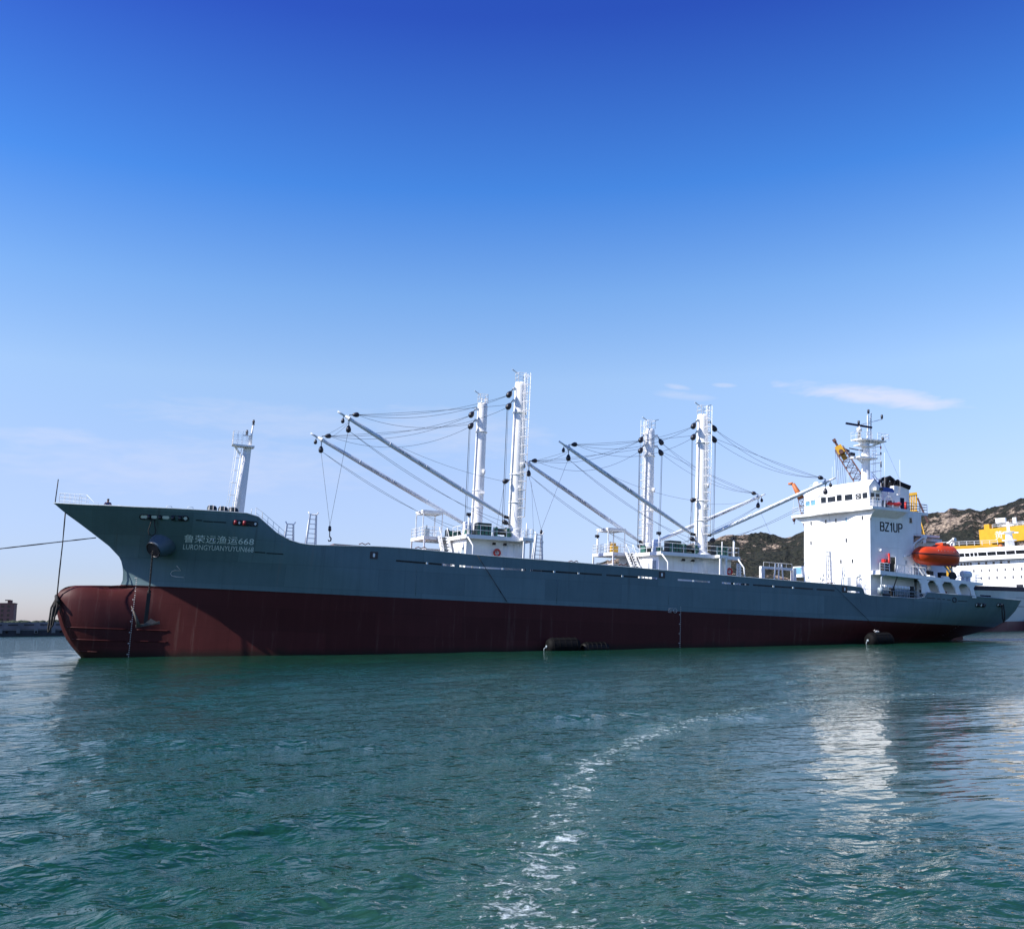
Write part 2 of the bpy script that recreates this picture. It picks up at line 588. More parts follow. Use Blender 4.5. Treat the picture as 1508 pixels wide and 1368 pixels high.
def hull_material():
    m = bpy.data.materials.new('hull_paint')
    m.use_nodes = True
    nt = m.node_tree
    b = nt.nodes['Principled BSDF']
    b.inputs['Roughness'].default_value = 0.5
    b.inputs['Specular IOR Level'].default_value = 0.12
    tc = N(nt, 'ShaderNodeTexCoord')
    sep = N(nt, 'ShaderNodeSeparateXYZ')
    nt.links.new(tc.outputs['Object'], sep.inputs[0])
    # plate tone variation
    cb = N(nt, 'ShaderNodeCombineXYZ')
    nt.links.new(sep.outputs[0], cb.inputs[0])
    nt.links.new(math_node(nt, 'ADD', sep.outputs[2], 20.0), cb.inputs[1])
    br = N(nt, 'ShaderNodeTexBrick')
    br.inputs['Scale'].default_value = 1.0
    br.inputs['Brick Width'].default_value = 8.6
    br.inputs['Row Height'].default_value = 2.05
    br.inputs['Mortar Size'].default_value = 0.02
    br.inputs['Mortar Smooth'].default_value = 0.6
    br.inputs['Bias'].default_value = 0.0
    br.inputs['Color1'].default_value = (0.84, 0.85, 0.86, 1)
    br.inputs['Color2'].default_value = (1.05, 1.05, 1.05, 1)
    br.inputs['Mortar'].default_value = (0.72, 0.72, 0.72, 1)
    nt.links.new(cb.outputs[0], br.inputs['Vector'])
    nz = N(nt, 'ShaderNodeTexNoise')
    nz.inputs['Scale'].default_value = 0.35
    nz.inputs['Detail'].default_value = 8
    nz.inputs['Roughness'].default_value = 0.62
    nt.links.new(tc.outputs['Object'], nz.inputs['Vector'])
    # vertical streaks
    mp = N(nt, 'ShaderNodeMapping')
    mp.inputs['Scale'].default_value = (1.5, 0.2, 0.10)
    nt.links.new(tc.outputs['Object'], mp.inputs[0])
    n2 = N(nt, 'ShaderNodeTexNoise')
    n2.inputs['Scale'].default_value = 1.0
    n2.inputs['Detail'].default_value = 7
    n2.inputs['Roughness'].default_value = 0.7
    nt.links.new(mp.outputs[0], n2.inputs['Vector'])
    # two paints meet at the load line
    edge = math_node(nt, 'MULTIPLY', math_node(nt, 'SUBTRACT', n2.outputs[0], 0.5), 0.02)
    above = math_node(nt, 'GREATER_THAN', math_node(nt, 'ADD', sep.outputs[2], edge), 0.0)
    mixc = N(nt, 'ShaderNodeMix', data_type='RGBA')
    nt.links.new(above, mixc.inputs[0])
    mixc.inputs[6].default_value = (*HULL_RED, 1)
    mixc.inputs[7].default_value = (*HULL_BLUE, 1)
    fac = math_node(nt, 'ADD', math_node(nt, 'MULTIPLY', nz.outputs[0], 0.45), math_node(nt, 'MULTIPLY', n2.outputs[0], 0.55))
    fac = math_node(nt, 'ADD', math_node(nt, 'MULTIPLY', fac, 0.75), 0.62)
    mul = N(nt, 'ShaderNodeMix', data_type='RGBA', blend_type='MULTIPLY')
    mul.inputs[0].default_value = 1.0
    nt.links.new(mixc.outputs[2], mul.inputs[6])
    nt.links.new(fac, mul.inputs[7])
    mul2 = N(nt, 'ShaderNodeMix', data_type='RGBA', blend_type='MULTIPLY')
    mul2.inputs[0].default_value = 1.0
    nt.links.new(mul.outputs[2], mul2.inputs[6])
    nt.links.new(br.outputs[0], mul2.inputs[7])
    # faint rust runs and pale scuffs
    r2 = N(nt, 'ShaderNodeValToRGB')
    r2.color_ramp.elements[0].position = 0.57
    r2.color_ramp.elements[0].color = (0, 0, 0, 1)
    r2.color_ramp.elements[1].position = 0.80
    r2.color_ramp.elements[1].color = (0.4, 0.4, 0.4, 1)
    nt.links.new(n2.outputs[0], r2.inputs[0])
    mx = N(nt, 'ShaderNodeMix', data_type='RGBA')
    nt.links.new(r2.outputs[0], mx.inputs[0])
    nt.links.new(mul2.outputs[2], mx.inputs[6])
    mx.inputs[7].default_value = (0.17, 0.13, 0.11, 1)
    # runs below the freeing ports and scuppers
    mpr = N(nt, 'ShaderNodeMapping')
    mpr.inputs['Scale'].default_value = (1.15, 0.0, 0.035)
    nt.links.new(tc.outputs['Object'], mpr.inputs[0])
    n5 = N(nt, 'ShaderNodeTexNoise')
    n5.inputs['Scale'].default_value = 1.0
    n5.inputs['Detail'].default_value = 6
    n5.inputs['Roughness'].default_value = 0.75
    nt.links.new(mpr.outputs[0], n5.inputs['Vector'])
    runs = math_node(nt, 'MULTIPLY', math_node(nt, 'SUBTRACT', n5.outputs[0], .57), 7.0, clamp=True)
    fade = math_node(nt, 'MULTIPLY', math_node(nt, 'ADD', sep.outputs[2], 3.5), .16, clamp=True)
    runs = math_node(nt, 'MULTIPLY', math_node(nt, 'MULTIPLY', runs, fade), math_node(nt, 'MULTIPLY', nz.outputs[0], .95))
    mrun = N(nt, 'ShaderNodeMix', data_type='RGBA')
    nt.links.new(runs, mrun.inputs[0])
    nt.links.new(mx.outputs[2], mrun.inputs[6])
    mrun.inputs[7].default_value = (0.055, 0.045, 0.042, 1)
    # weed and scum left along the floating line
    hgt_w = math_node(nt, 'SUBTRACT', sep.outputs[2], math_node(nt, 'ADD', math_node(nt, 'MULTIPLY', sep.outputs[0], .0474), -6.40))
    hgt_w = math_node(nt, 'ADD', hgt_w, math_node(nt, 'MULTIPLY', math_node(nt, 'SUBTRACT', nz.outputs[0], .5), 1.1))
    weed = math_node(nt, 'MULTIPLY', math_node(nt, 'SUBTRACT', .62, hgt_w), 1.7, clamp=True)
    mw_ = N(nt, 'ShaderNodeMix', data_type='RGBA')
    nt.links.new(math_node(nt, 'MULTIPLY', weed, .8), mw_.inputs[0])
    nt.links.new(mrun.outputs[2], mw_.inputs[6])
    mw_.inputs[7].default_value = (0.016, 0.014, 0.011, 1)
    nt.links.new(mw_.outputs[2], b.inputs['Base Color'])
    # plating: slight hungry-horse unevenness and weld seams
    n4 = N(nt, 'ShaderNodeTexNoise')
    n4.inputs['Scale'].default_value = 0.9
    n4.inputs['Detail'].default_value = 2
    nt.links.new(tc.outputs['Object'], n4.inputs['Vector'])
    hgt = math_node(nt, 'ADD', math_node(nt, 'MULTIPLY', n4.outputs[0], 0.035), math_node(nt, 'MULTIPLY', br.outputs['Fac'], -0.006))
    bp = N(nt, 'ShaderNodeBump')
    bp.inputs['Strength'].default_value = 0.35
    bp.inputs['Distance'].default_value = 1.0
    nt.links.new(hgt, bp.inputs['Height'])
    nt.links.new(bp.outputs[0], b.inputs['Normal'])
    return m


HULL_RED = (0.068, 0.0160, 0.0165)
HULL_BLUE = (0.125, 0.190, 0.208)
hull = build_hull()
MAT['hull_paint'] = hull_material()
hull.data.materials.append(MAT['hull_paint'])


def pside(x, z, off=0.0):
    """point on the near side of the hull"""
    return Vector((x, float(8 - hb(np.array(float(x)), np.array(float(z)))) - off, z))


# edge beads along the bulwark top, both sides
mb = MB()
top = NROW - 1
for sgn in (-1, 1):
    pts = [(HX[top, i], 8 + sgn * HH[top, i], HZ[top, i] + .015) for i in range(0, NCOL)]
    mb.path(pts, 0.055, 5)
mb.build('bulwark_rail', 'hull_edge', hull)
# slot stanchions
mb = MB()
for a, b in SLOTS:
    k = max(1, round((b - a) / 2.4))
    for i in range(1, k):
        x = a + (b - a) * i / k
        z = float(np.interp(x, SLOT_X, SLOT_Z))
        for y in (0.05, 15.95):
            mb.cut().box(x - .09, x + .09, y - .04, y + .04, z - .02, z + .19)
mb.build('bulwark_stanchion', 'letter_white', hull)

# decks
mb = MB()


def deck_strip(xs, zs):
    vs, fs = [], []
    for x, z in zip(xs, zs):
        h = float(hb(np.array(float(x)), np.array(float(z)))) - .03
        vs += [(x, 8 - h, z), (x, 8 + h, z)]
    for i in range(len(xs) - 1):
        fs.append((2 * i, 2 * i + 2, 2 * i + 3, 2 * i + 1))
    mb._add(vs, fs)


deck_strip(list(np.linspace(-6.0, 10.4, 18)), [6.0] * 18)
deck_strip([10.4, 10.42], [6.0, 3.0])
deck_strip(list(np.linspace(10.42, 79, 40)), list(np.interp(np.linspace(10.42, 79, 40), [10, 25, 79], [3.2, 3.15, 2.98])))
deck_strip(list(np.linspace(79, 107.8, 20)), [2.78] * 20)
mb.build('deck', 'deck_grey', hull)

# hatch coamings between the deck houses
for x0, x1, z in ((17.5, 28.6, 4.86), (39.3, 50.8, 4.52), (65.0, 78.0, 4.04)):
    mb = MB()
    mb.box(x0, x1, 2.6, 13.4, z - .28, z)
    for k in range(5):
        xx = x0 + (x1 - x0) * (k + .5) / 5
        mb.box(xx - .1, xx + .1, 2.5, 2.601, z - .27, z - .05)
    hc = mb.build('hatch_cover', 'deck_red', ship)
    mb = MB()
    mb.box(x0 + .1, x1 - .1, 2.75, 13.25, 2.9, z - .281)
    mb.build('hatch_coaming', 'winch_dark', hc)
    mb = MB()
    for k in range(2):
        xx = x0 + (x1 - x0) * (k + .45) / 2
        mb.cut().path([(xx - .5, .55, z - .02), (xx - .2, .5, z + .1), (xx + .1, .5, z - .02), (xx + .4, .55, z + .14), (xx + .6, .55, z + .04)], .05, 5)
    mb.build('cleat', 'deck_red', ship)


# writing on the bow -------------------------------------------------
def text_mesh(txt, bold=0.0):
    cu = bpy.data.curves.new('lettering', 'FONT')
    cu.body = txt
    cu.size = 1.0
    cu.offset = bold
    cu.resolution_u = 3
    ob = bpy.data.objects.new('lettering', cu)
    COL.objects.link(ob)
    dg = bpy.context.evaluated_depsgraph_get()
    me = bpy.data.meshes.new_from_object(ob.evaluated_get(dg))
    bpy.data.objects.remove(ob)
    bpy.data.curves.remove(cu)
    return me


def text_fit(name, txt, mat, parent, place, bold=0.0):
    """fit the lettering to the unit box and place(u, v) every vertex"""
    me = text_mesh(txt, bold)
    co = np.array([v.co[:2] for v in me.vertices])
    lo, hi = co.min(0), co.max(0)
    for v in me.vertices:
        u, w = (v.co.x - lo[0]) / (hi[0] - lo[0]), (v.co.y - lo[1]) / (hi[1] - lo[1])
        v.co = place(u, w)
    me.materials.clear()
    me.materials.append(MAT[mat])
    me.name = name
    me.update()
    o = bpy.data.objects.new(name, me)
    COL.objects.link(o)
    o.parent = parent
    return o


def bow_place(x0, x1, z0, z1):
    return lambda u, w: pside(x0 + (x1 - x0) * u, z0 + (z1 - z0) * w, 0.03)


text_fit('ship_name', '\u9c81\u8363\u8fdc\u6e14\u8fd0668', 'letter_white', hull, bow_place(3.75, 9.78, 4.08, 4.78), 0.004)
text_fit('ship_name', 'LURONGYUANYUYUN668', 'letter_white', hull, bow_place(3.78, 9.85, 3.48, 3.93), 0.0)


# draft marks and load line: little painted figures
def draft_marks(xf, zs, name='draft_mark'):
    mb = MB()
    for j, z in enumerate(zs):
        big = (round((z + .33) * 5) % 5 == 0)
        x = xf(z)
        w = 0.042
        segs = [(x - w, x + w, z - .036, z + .036)]
        if big:
            segs.append((x - .17, x - .08, z - .04, z + .05))
        mb.cut()
        for a, b, c, d in segs:
            vs = [pside(a, c, .02), pside(b, c, .02), pside(b, d, .02), pside(a, d, .02)]
            mb._add(vs, [(0, 1, 2, 3)])
    return mb.build(name, 'mark_white', hull)


draft_marks(lambda z: 0.03 + .0 * z, [.67 - .2 * k for k in range(38)])
draft_marks(lambda z: 54.42, [.47 - .2 * k for k in range(22)])
draft_marks(lambda z: 95.0, [.07 - .2 * k for k in range(8)])
mb = MB()


def paint_line(pts, r=.028):
    mb.path([pside(x, z, .015) for x, z in pts], r, 4)


paint_line([(52.9, .0), (53.1, .28), (53.5, .28)])
for k in range(4):
    paint_line([(52.9, .28 - .14 * k), (53.3, .28 - .14 * k)])
paint_line([(53.75 + .22 * math.cos(t), .05 + .22 * math.sin(t)) for t in np.linspace(0, 2 * math.pi, 15)])
paint_line([(53.4, .05), (54.1, .05)])
mb.build('load_line_marking', 'mark_white', hull)
mb = MB()
paint_line([(3.42, 1.98), (3.83, 1.53), (3.30, 1.54), (3.05, 1.42), (2.95, 1.22), (3.10, 1.02), (3.5, .95), (4.15, .93)], .04)
mb.build('bulb_marking', 'mark_white', hull)
# feeding ridges on the bulb
mb = MB()
for x0, x1, z in ((-5.55, -.3, -4.07), (.5, 3.35, -4.07), (-4.95, -.3, -5.14), (.4, 3.3, -5.1), (-4.3, -2.6, -6.2)):
    mb.cut().path([pside(x0 + (x1 - x0) * t, z, .03) for t in np.linspace(0, 1, 12)], .055, 5)
mb.build('hull_ridge', 'hull_paint', hull)
# weld seam doubling lines and side scuppers
mb = MB()
for x, z0, z1 in ((25.2, .3, 3.1), (40.0, .2, 2.6), (52.9, .6, 3.0), (72.2, .3, 2.9), (78.2, -.1, 2.6), (96.0, .4, 2.8)):
    mb.cut().path([pside(x, z0, .005), pside(x, z1, .005)], .02, 4)
mb.build('hull_seam', 'hull_paint', hull)


# openings in the bulwark: black plate painted for the shade inside, frame, rollers
def plate(mbx, x0, x1, z0, z1, off, rnd=0.12, n=5):
    out = []
    for cx_, cz_, a0 in ((x1 - rnd, z1 - rnd, 0), (x0 + rnd, z1 - rnd, 90), (x0 + rnd, z0 + rnd, 180), (x1 - rnd, z0 + rnd, 270)):
        for k in range(n):
            t = math.radians(a0 + 90 * k / (n - 1))
            out.append((cx_ + rnd * math.cos(t), cz_ + rnd * math.sin(t)))
    vs = [pside(x, z, off) for x, z in out]
    mbx._add(vs, [list(range(len(vs)))])
    return vs


def mooring_opening(x0, x1, z0, z1, lights, rollers, rmat='block_black'):
    mb = MB()
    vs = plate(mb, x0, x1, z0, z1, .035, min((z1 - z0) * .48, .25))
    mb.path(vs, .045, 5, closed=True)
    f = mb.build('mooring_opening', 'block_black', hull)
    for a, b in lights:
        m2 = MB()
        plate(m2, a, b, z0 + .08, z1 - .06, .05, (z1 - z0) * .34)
        m2.build('sky_patch', 'white_paint', f)  # pale patch painted for sky showing through the opening
    for x in rollers:
        m3 = MB()
        p = pside(x, (z0 + z1) / 2, .08)
        m3.tube(p - Vector((0, 0, .2)), p + Vector((0, 0, .2)), .16, n=10)
        m3.build('roller', rmat, f)
    return f


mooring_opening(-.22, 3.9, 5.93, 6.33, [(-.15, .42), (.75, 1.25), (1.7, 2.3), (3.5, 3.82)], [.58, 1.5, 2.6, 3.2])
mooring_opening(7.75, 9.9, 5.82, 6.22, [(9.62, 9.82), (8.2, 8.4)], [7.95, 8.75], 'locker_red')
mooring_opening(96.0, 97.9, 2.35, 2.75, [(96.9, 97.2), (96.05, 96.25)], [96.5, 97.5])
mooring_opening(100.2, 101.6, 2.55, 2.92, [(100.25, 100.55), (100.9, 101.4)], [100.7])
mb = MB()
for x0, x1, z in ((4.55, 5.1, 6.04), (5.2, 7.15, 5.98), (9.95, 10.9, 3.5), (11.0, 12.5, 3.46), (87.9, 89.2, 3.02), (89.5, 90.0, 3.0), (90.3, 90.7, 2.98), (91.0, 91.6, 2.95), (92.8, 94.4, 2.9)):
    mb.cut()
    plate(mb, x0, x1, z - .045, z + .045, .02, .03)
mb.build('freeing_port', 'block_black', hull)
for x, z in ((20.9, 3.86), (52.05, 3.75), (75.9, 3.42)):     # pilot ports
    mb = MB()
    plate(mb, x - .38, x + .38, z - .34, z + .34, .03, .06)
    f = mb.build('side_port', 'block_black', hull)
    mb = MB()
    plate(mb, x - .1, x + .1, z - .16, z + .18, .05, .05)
    mb.build('bright_port_patch', 'letter_white', f)  # pale plate painted for the bright view through the port
mb = MB()
p = pside(92.2, 2.98, .03)
mb.path([(p.x + .28 * math.cos(t), p.y - .02, p.z + .28 * math.sin(t)) for t in np.linspace(0, 2 * math.pi, 17)[:-1]], .05, 6, closed=True)
mb.build('panama_chock', 'block_black', hull)

# hawse bolster: blue bell standing out of the bow flare, mouth facing down and forward
hp = pside(1.95, 3.85)
hd = Vector((-.62, -.55, -.52)).normalized()
mb = MB()
mb.lathe(hp - hd * 1.6, hd, [(0, 1.35), (1.0, 1.30), (1.9, 1.12), (2.55, .85), (2.75, .78)], 24)
mb.build('hawse_bolster', 'hawse_blue', hull)
mb = MB()
mb.lathe(hp - hd * 1.6, hd, [(2.74, .70), (2.77, .70)], 24)
mb.path([hp + hd * 1.15 + (hd.orthogonal().normalized() * math.cos(t) + hd.cross(hd.orthogonal().normalized()) * math.sin(t)) * .74 for t in np.linspace(0, 2 * math.pi, 21)[:-1]], .07, 6, closed=True)
mb.build('hawse_mouth', 'block_black', hull)
HAWSE = hp + hd * 1.2

# rudder and skeg end
mb = MB()
mb.prism([(98.6, -7.0), (101.2, -7.0), (101.4, -1.0), (99.0, -.6)], 'y', 7.85, 8.15)
mb.build('rudder', 'boot_red', ship)
mb = MB()
for k in range(4):
    a = k * math.pi / 2 + .5
    mb._add([(98.2, 8 + .3 * math.cos(a), -4.6 + .3 * math.sin(a)), (98.4, 8 + 2.3 * math.cos(a - .22), -4.6 + 2.3 * math.sin(a - .22)),
             (98.0, 8 + 2.4 * math.cos(a), -4.6 + 2.4 * math.sin(a)), (97.9, 8 + 2.2 * math.cos(a + .22), -4.6 + 2.2 * math.sin(a + .22))], [(0, 1, 2, 3)])
mb.build('propeller', 'propeller_bronze', ship)

# ------------------------------------------------------------------ forecastle fittings
mb = MB()
mb.tube((-7.72, 8, 7.1), (-7.68, 8, 9.45), .05, n=6)
mb.build('jack_staff', 'chain_black', ship)
mb = MB()
mb.rail([(-7.4, 7.85, 7.1), (-5.6, 6.6, 7.05), (-5.0, 6.2, 7.0)], 1.05, .55, 3, .014)
mb.cut().rail([(-7.4, 8.15, 7.1), (-5.6, 9.4, 7.05), (-5.0, 9.8, 7.0)], 1.05, .55, 3, .014)
mb.path([(-5.0, 6.2, 8.05), (-4.3, 5.7, 7.35), (-3.9, 5.4, 7.35), (-3.9, 5.4, 6.9)], .016, 4)
mb.build('railing', 'white_paint', ship)
mb = MB()
for x, y in ((-2.0, 5.0), (2.2, 1.7), (4.0, .9)):
    mb.cut().path([(x - .28, y, 6.9), (x - .2, y, 7.18), (x + .2, y, 7.18), (x + .28, y, 6.9)], .03, 5)
mb.build('fairlead_hoop', 'white_paint', ship)
mb = MB()
mb.rail([(9.7, .35, 6.6), (10.3, .2, 6.2), (12.4, .2, 4.6)], .95, .7, 2, .02)
mb.cut().path([(9.3, .3, 6.9), (9.3, .3, 7.35), (9.4, .3, 7.4)], .03, 5)
mb.build('railing', 'white_paint', ship)
# mooring winches under dark green covers
for k, (x, y) in enumerate(((6.0, 3.0), (7.0, 3.1), (7.95, 3.2), (7.0, 12.6))):
    mb = MB()
    mb.lathe((x - .45, y, 6.98), (1, 0, 0), [(0, .55), (.08, .66), (.4, .72), (.75, .66), (.86, .5)], 14)
    mb.box(x - .5, x + .5, y - .5, y + .5, 6.0, 6.8)
    w = mb.build('mooring_winch', 'winch_dark', ship)
    mb = MB()
    for t in (.15, .5):
        mb.path([(x - .45 + t, y + .74 * math.cos(a), 6.98 + .74 * math.sin(a)) for a in np.linspace(0, math.pi, 9)], .025, 4)
    mb.build('lashing', 'mark_white', w)

# foremast: leaning box post with ladder and platform
fm = (8.9, 8.0)
mb = MB()
mb.path([(8.50, 8, 5.7), (8.72, 8, 10), (8.98, 8, 14.1)], [.34, .29, .24], 14)
mb.prism([(8.75, 5.8), (9.25, 5.8), (9.5, 14.3), (9.0, 14.3)], 'y', 7.78, 8.22)
fmast = mb.build('foremast', 'mast_white', ship)
mb = MB()
mb.prism([(7.6, 14.3), (8.0, 14.18), (9.75, 14.18), (9.75, 14.32), (7.6, 14.34)], 'y', 7.3, 8.7)
mb.bar((8.7, 8, 13.1), (7.9, 8, 14.2), .12, .2)
mb.build('platform', 'mast_white', fmast)
mb = MB()
mb.rail([(9.0, 7.35, 14.33), (7.65, 7.35, 14.33), (7.65, 8.65, 14.33), (9.0, 8.65, 14.33)], 1.35, .5, 3, .014)
mb.build('railing', 'mast_white', fmast)
mb = MB()
mb.ladder((8.05, 8, 5.8), (8.55, 8, 14.0), .42, (0, 1, 0), .3, .02)
for k in range(7):
    z = 6.8 + 1.25 * k
    xo = 8.05 + .5 * (z - 5.8) / 8.2
    mb.path([(xo, 7.78, z), (xo - .35, 7.7, z), (xo - .55, 8, z), (xo - .35, 8.3, z), (xo, 8.22, z)], .018, 4)
for y, dx in ((7.7, -.35), (8.0, -.55), (8.3, -.35)):
    mb.tube((8.08 + dx, y, 6.8), (8.5 + dx, y, 14.0), .014, n=4)
mb.build('ladder', 'mast_white', fmast)
mb = MB()
mb.path([(9.35, 8, 14.3), (9.42, 8, 15.6), (9.48, 8, 16.5)], [.16, .10, .07], 8)
mb.box(8.6, 9.3, 7.85, 8.15, 15.35, 15.42)
mb.bar((9.2, 8, 14.3), (9.2, 8, 15.4), .08, .12)
mb.build('topmast', 'mast_white', fmast)
for x, z in ((9.5, 16.55), (8.95, 15.45)):
    mb = MB()
    mb.lathe((x, 8, z), (0, 0, 1), [(0, .13), (.1, .14), (.12, .08), (.2, .08), (.22, .14), (.34, .14), (.38, .10), (.5, .10), (.52, .03)], 10)
    mb.build('navigation_light', 'block_black', fmast)


# ------------------------------------------------------------------ cargo masts and booms
def boom_rest(x, y, z0, z1, w=.55):
    mb = MB()
    for s in (-1, 1):
        mb.bar((x + s * w, y, z0), (x + s * w * .55, y, z1), .16, .16)
        mb.bar((x + s * w, y + .9, z0), (x + s * w * .55, y + .25, z1), .10, .10)
    k = 9
    for i in range(1, k):
        t = i / k
        mb.tube((x - w * (1 - .45 * t), y, z0 + (z1 - z0) * t), (x + w * (1 - .45 * t), y, z0 + (z1 - z0) * t), .035, n=4)
    mb.path([(x - .5, y, z1 + .25), (x - .35, y, z1), (x + .35, y, z1), (x + .5, y, z1 + .25)], .07, 6)
    mb.build('boom_rest', 'white_paint', ship)


def mast(x, y, zb, zt, r, cage_side, arm2=False):
    mb = MB()
    mb.lathe((x, y, 3.0), (0, 0, 1), [(0, r * 1.75), (zb - 3.2, r * 1.75), (zb - 3.0, r * 1.15), (zb - 2.9, r * 1.08), (zt - 9 - 3, r * 1.04), (zt - 3.3, r * .95), (zt - 3.0, r * .86)], 24)
    m = mb.build('mast_post', 'mast_white', ship)
    mb = MB()
    for z in (zt - 3.4, zt - 10.1, zb + 3.5):
        mb.cut().lathe((x, y, z), (0, 0, 1), [(0, r * 1.16), (.09, r * 1.16)], 24)
    mb.build('collar', 'mast_white', m)
    # top cage and lamp arms
    mb = MB()
    mb.rail([(x - .45, y - .45, zt), (x + .45, y - .45, zt), (x + .45, y + .45, zt), (x - .45, y + .45, zt), (x - .45, y - .45, zt)], 1.0, .9, 2, .028)
    mb.build('railing', 'mast_white', m)
    mb = MB()
    mb.bar((x - .4, y, zt + 1.0), (x - 1.05, y, zt + 1.35), .11, .09)
    if arm2:
        mb.cut().bar((x + .5, y, zt + 1.05), (x + 1.15, y, zt + 1.3), .11, .09)
    mb.build('lamp_arm', 'boom_grey', m)
    # caged ladder
    cx_, cy_ = x + cage_side[0] * (r + .22), y + cage_side[1] * (r + .22)
    t = Vector((-cage_side[1], cage_side[0], 0))
    o = Vector((cage_side[0], cage_side[1], 0))
    mb = MB()
    mb.ladder((cx_, cy_, zb), (cx_, cy_, zt + .9), .46, t, .3, .028)
    z = zb + 2
    while z < zt + 1:
        c = Vector((cx_, cy_, z))
        mb.path([c - t * .25, c - t * .34 + o * .34, c + o * .66, c + t * .34 + o * .34, c + t * .25], .028, 4)
        mb.tube(c - o * .25 - t * .2, c - t * .2, .03, n=4)
        mb.tube(c - o * .25 + t * .2, c + t * .2, .03, n=4)
        z += .95
    for a, b in ((-.34, .34), (0, .66), (.34, .34)):
        q = Vector((cx_, cy_, 0)) + t * a + o * b
        mb.tube((q.x, q.y, zb + 2), (q.x, q.y, zt + .9), .02, n=4)
    mb.build('ladder', 'mast_white', m)
    # cable conduit on the fore side
    mb = MB()
    mb.tube((x - r * 1.05, y - r * .5, zb), (x - r * .98, y - r * .5, zt - 3.5), .07, n=6)
    mb.cut().bar((x, y - r * 1.02, zb + 5.2), (x + .5, y - r * 1.3, zb + 5.2), .25, .3)
    mb.cut().lathe((x + .3, y - r * 1.3, zb + 7.3), (0, 0, 1), [(0, .16), (.5, .16)], 8)
    mb.build('mast_fitting', 'mast_white', m)
    return m


def pulley(p, d, parent, s=1.0):
    """black cargo block hanging from p along d"""
    p, d = Vector(p), Vector(d).normalized()
    mb = MB()
    mb.tube(p, p + d * .35 * s, .045 * s, n=5)
    mb.lathe(p + d * .3 * s, d, [(0, .06 * s), (.12 * s, .17 * s), (.38 * s, .27 * s), (.62 * s, .25 * s), (.74 * s, .12 * s)], 9)
    mb.build('cargo_block', 'block_black', parent)
    return p + d * .8 * s


def wire(a, b, sag=0.0, parent=None, r=.017, n=14):
    a, b = Vector(a), Vector(b)
    mb = MB()
    if sag <= 0:
        pts = [a, b]
    else:
        pts = [a.lerp(b, t) - Vector((0, 0, sag * 4 * t * (1 - t))) for t in np.linspace(0, 1, n)]
    mb.path(pts, r, 4, cap=False)
    return mb.build('rigging_wire', 'wire_dark', parent or ship)


def boom(heel, tip, mastx):
    heel, tip = Vector(heel), Vector(tip)
    d = (tip - heel)
    L = d.length
    d.normalize()
    mb = MB()
    mb.path([heel, heel + d * .8, heel + d * (L * .3), heel + d * (L * .72), heel + d * (L - 1.4), tip - d * .3], [.12, .19, .235, .235, .18, .15], 14)
    mb.path([tip - d * .4, tip + d * .25, tip + d * .6], [.10, .10, .10], 8)
    b = mb.build('derrick_boom', 'boom_grey', ship)
    mb = MB()
    for t in (.28, .5, .72):
        p = heel + d * (L * t)
        mb.cut().lathe(p - d * .05, d, [(0, .25), (.1, .25)], 14)
    q = tip - d * .75
    mb.cut().lathe(q - d * .06, d, [(0, .26), (.12, .26)], 12)
    mb.bar(q, q + Vector((0, 0, .4)), .1, .12)
    mb.bar(q, q - Vector((0, 0, .4)), .1, .12)
    mb.build('boom_band', 'boom_grey', b)
    # stencilled load notice along the upper part: rows of small dark figures
    side = d.cross(Vector((0, 0, 1))).normalized()
    if side.y > 0:
        side = -side
    mb = MB()
    rr = random.Random(int(L * 1000))
    for t0 in (.40, .52):
        for k in range(9):
            if k == 4:
                continue
            p = heel + d * (L * (1 - t0) + .16 * k) + side * .236
            for j in range(2):
                hgt = .09 * rr.uniform(.6, 1)
                pp = p + d * (.06 * j) + Vector((0, 0, .03 * rr.uniform(-1, 1)))
                mb.bar(pp - Vector((0, 0, hgt)), pp + Vector((0, 0, hgt)), .028, .012)
    mb.build('load_lettering', 'letter_black', b)
    # gooseneck at the heel
    mb = MB()
    mb.bar(heel, Vector((mastx, heel.y, heel.z - .15)), .22, .3)
    mb.ball(heel, .2, 8, 6)
    mb.build('gooseneck', 'block_black', b)
    # tip tackle
    top = pulley(q + Vector((0, 0, .38)), Vector((-d.x * 1.0, 0, .12)), b, .95)
    hang = pulley(q - Vector((0, 0, .38)), (0, 0, -1), b, 1.0)
    hang2 = pulley(tip - d * .1 - Vector((0, 0, .1)), (-.1 if d.x < 0 else .1, 0, -1), b, .7)
    return b, q, top, hang


M1 = mast(34.95, 11.7, 7.0, 22.5, .60, (.45, .89))
M2 = mast(36.68, 4.3, 7.0, 23.6, .66, (.34, -.94))
M3 = mast(56.6, 11.7, 6.8, 21.9, .60, (-.97, -.22), True)
M4 = mast(59.4, 4.3, 6.8, 22.7, .66, (.18, -.984), True)
BOOMS = [((35.6, 4.3, 8.98), (17.75, 4.3, 17.9), 36.6), ((33.9, 11.7, 8.4), (16.35, 11.7, 16.7), 34.9),
         ((58.2, 4.3, 8.78), (41.95, 4.3, 17.4), 59.3), ((55.6, 11.7, 8.1), (40.3, 11.7, 16.4), 56.5),
         ((57.8, 11.9, 8.2), (75.3, 15.2, 15.65), 56.7), ((60.5, 4.1, 8.81), (74.3, .3, 16.0), 59.5)]
BT = [boom(*b) for b in BOOMS]


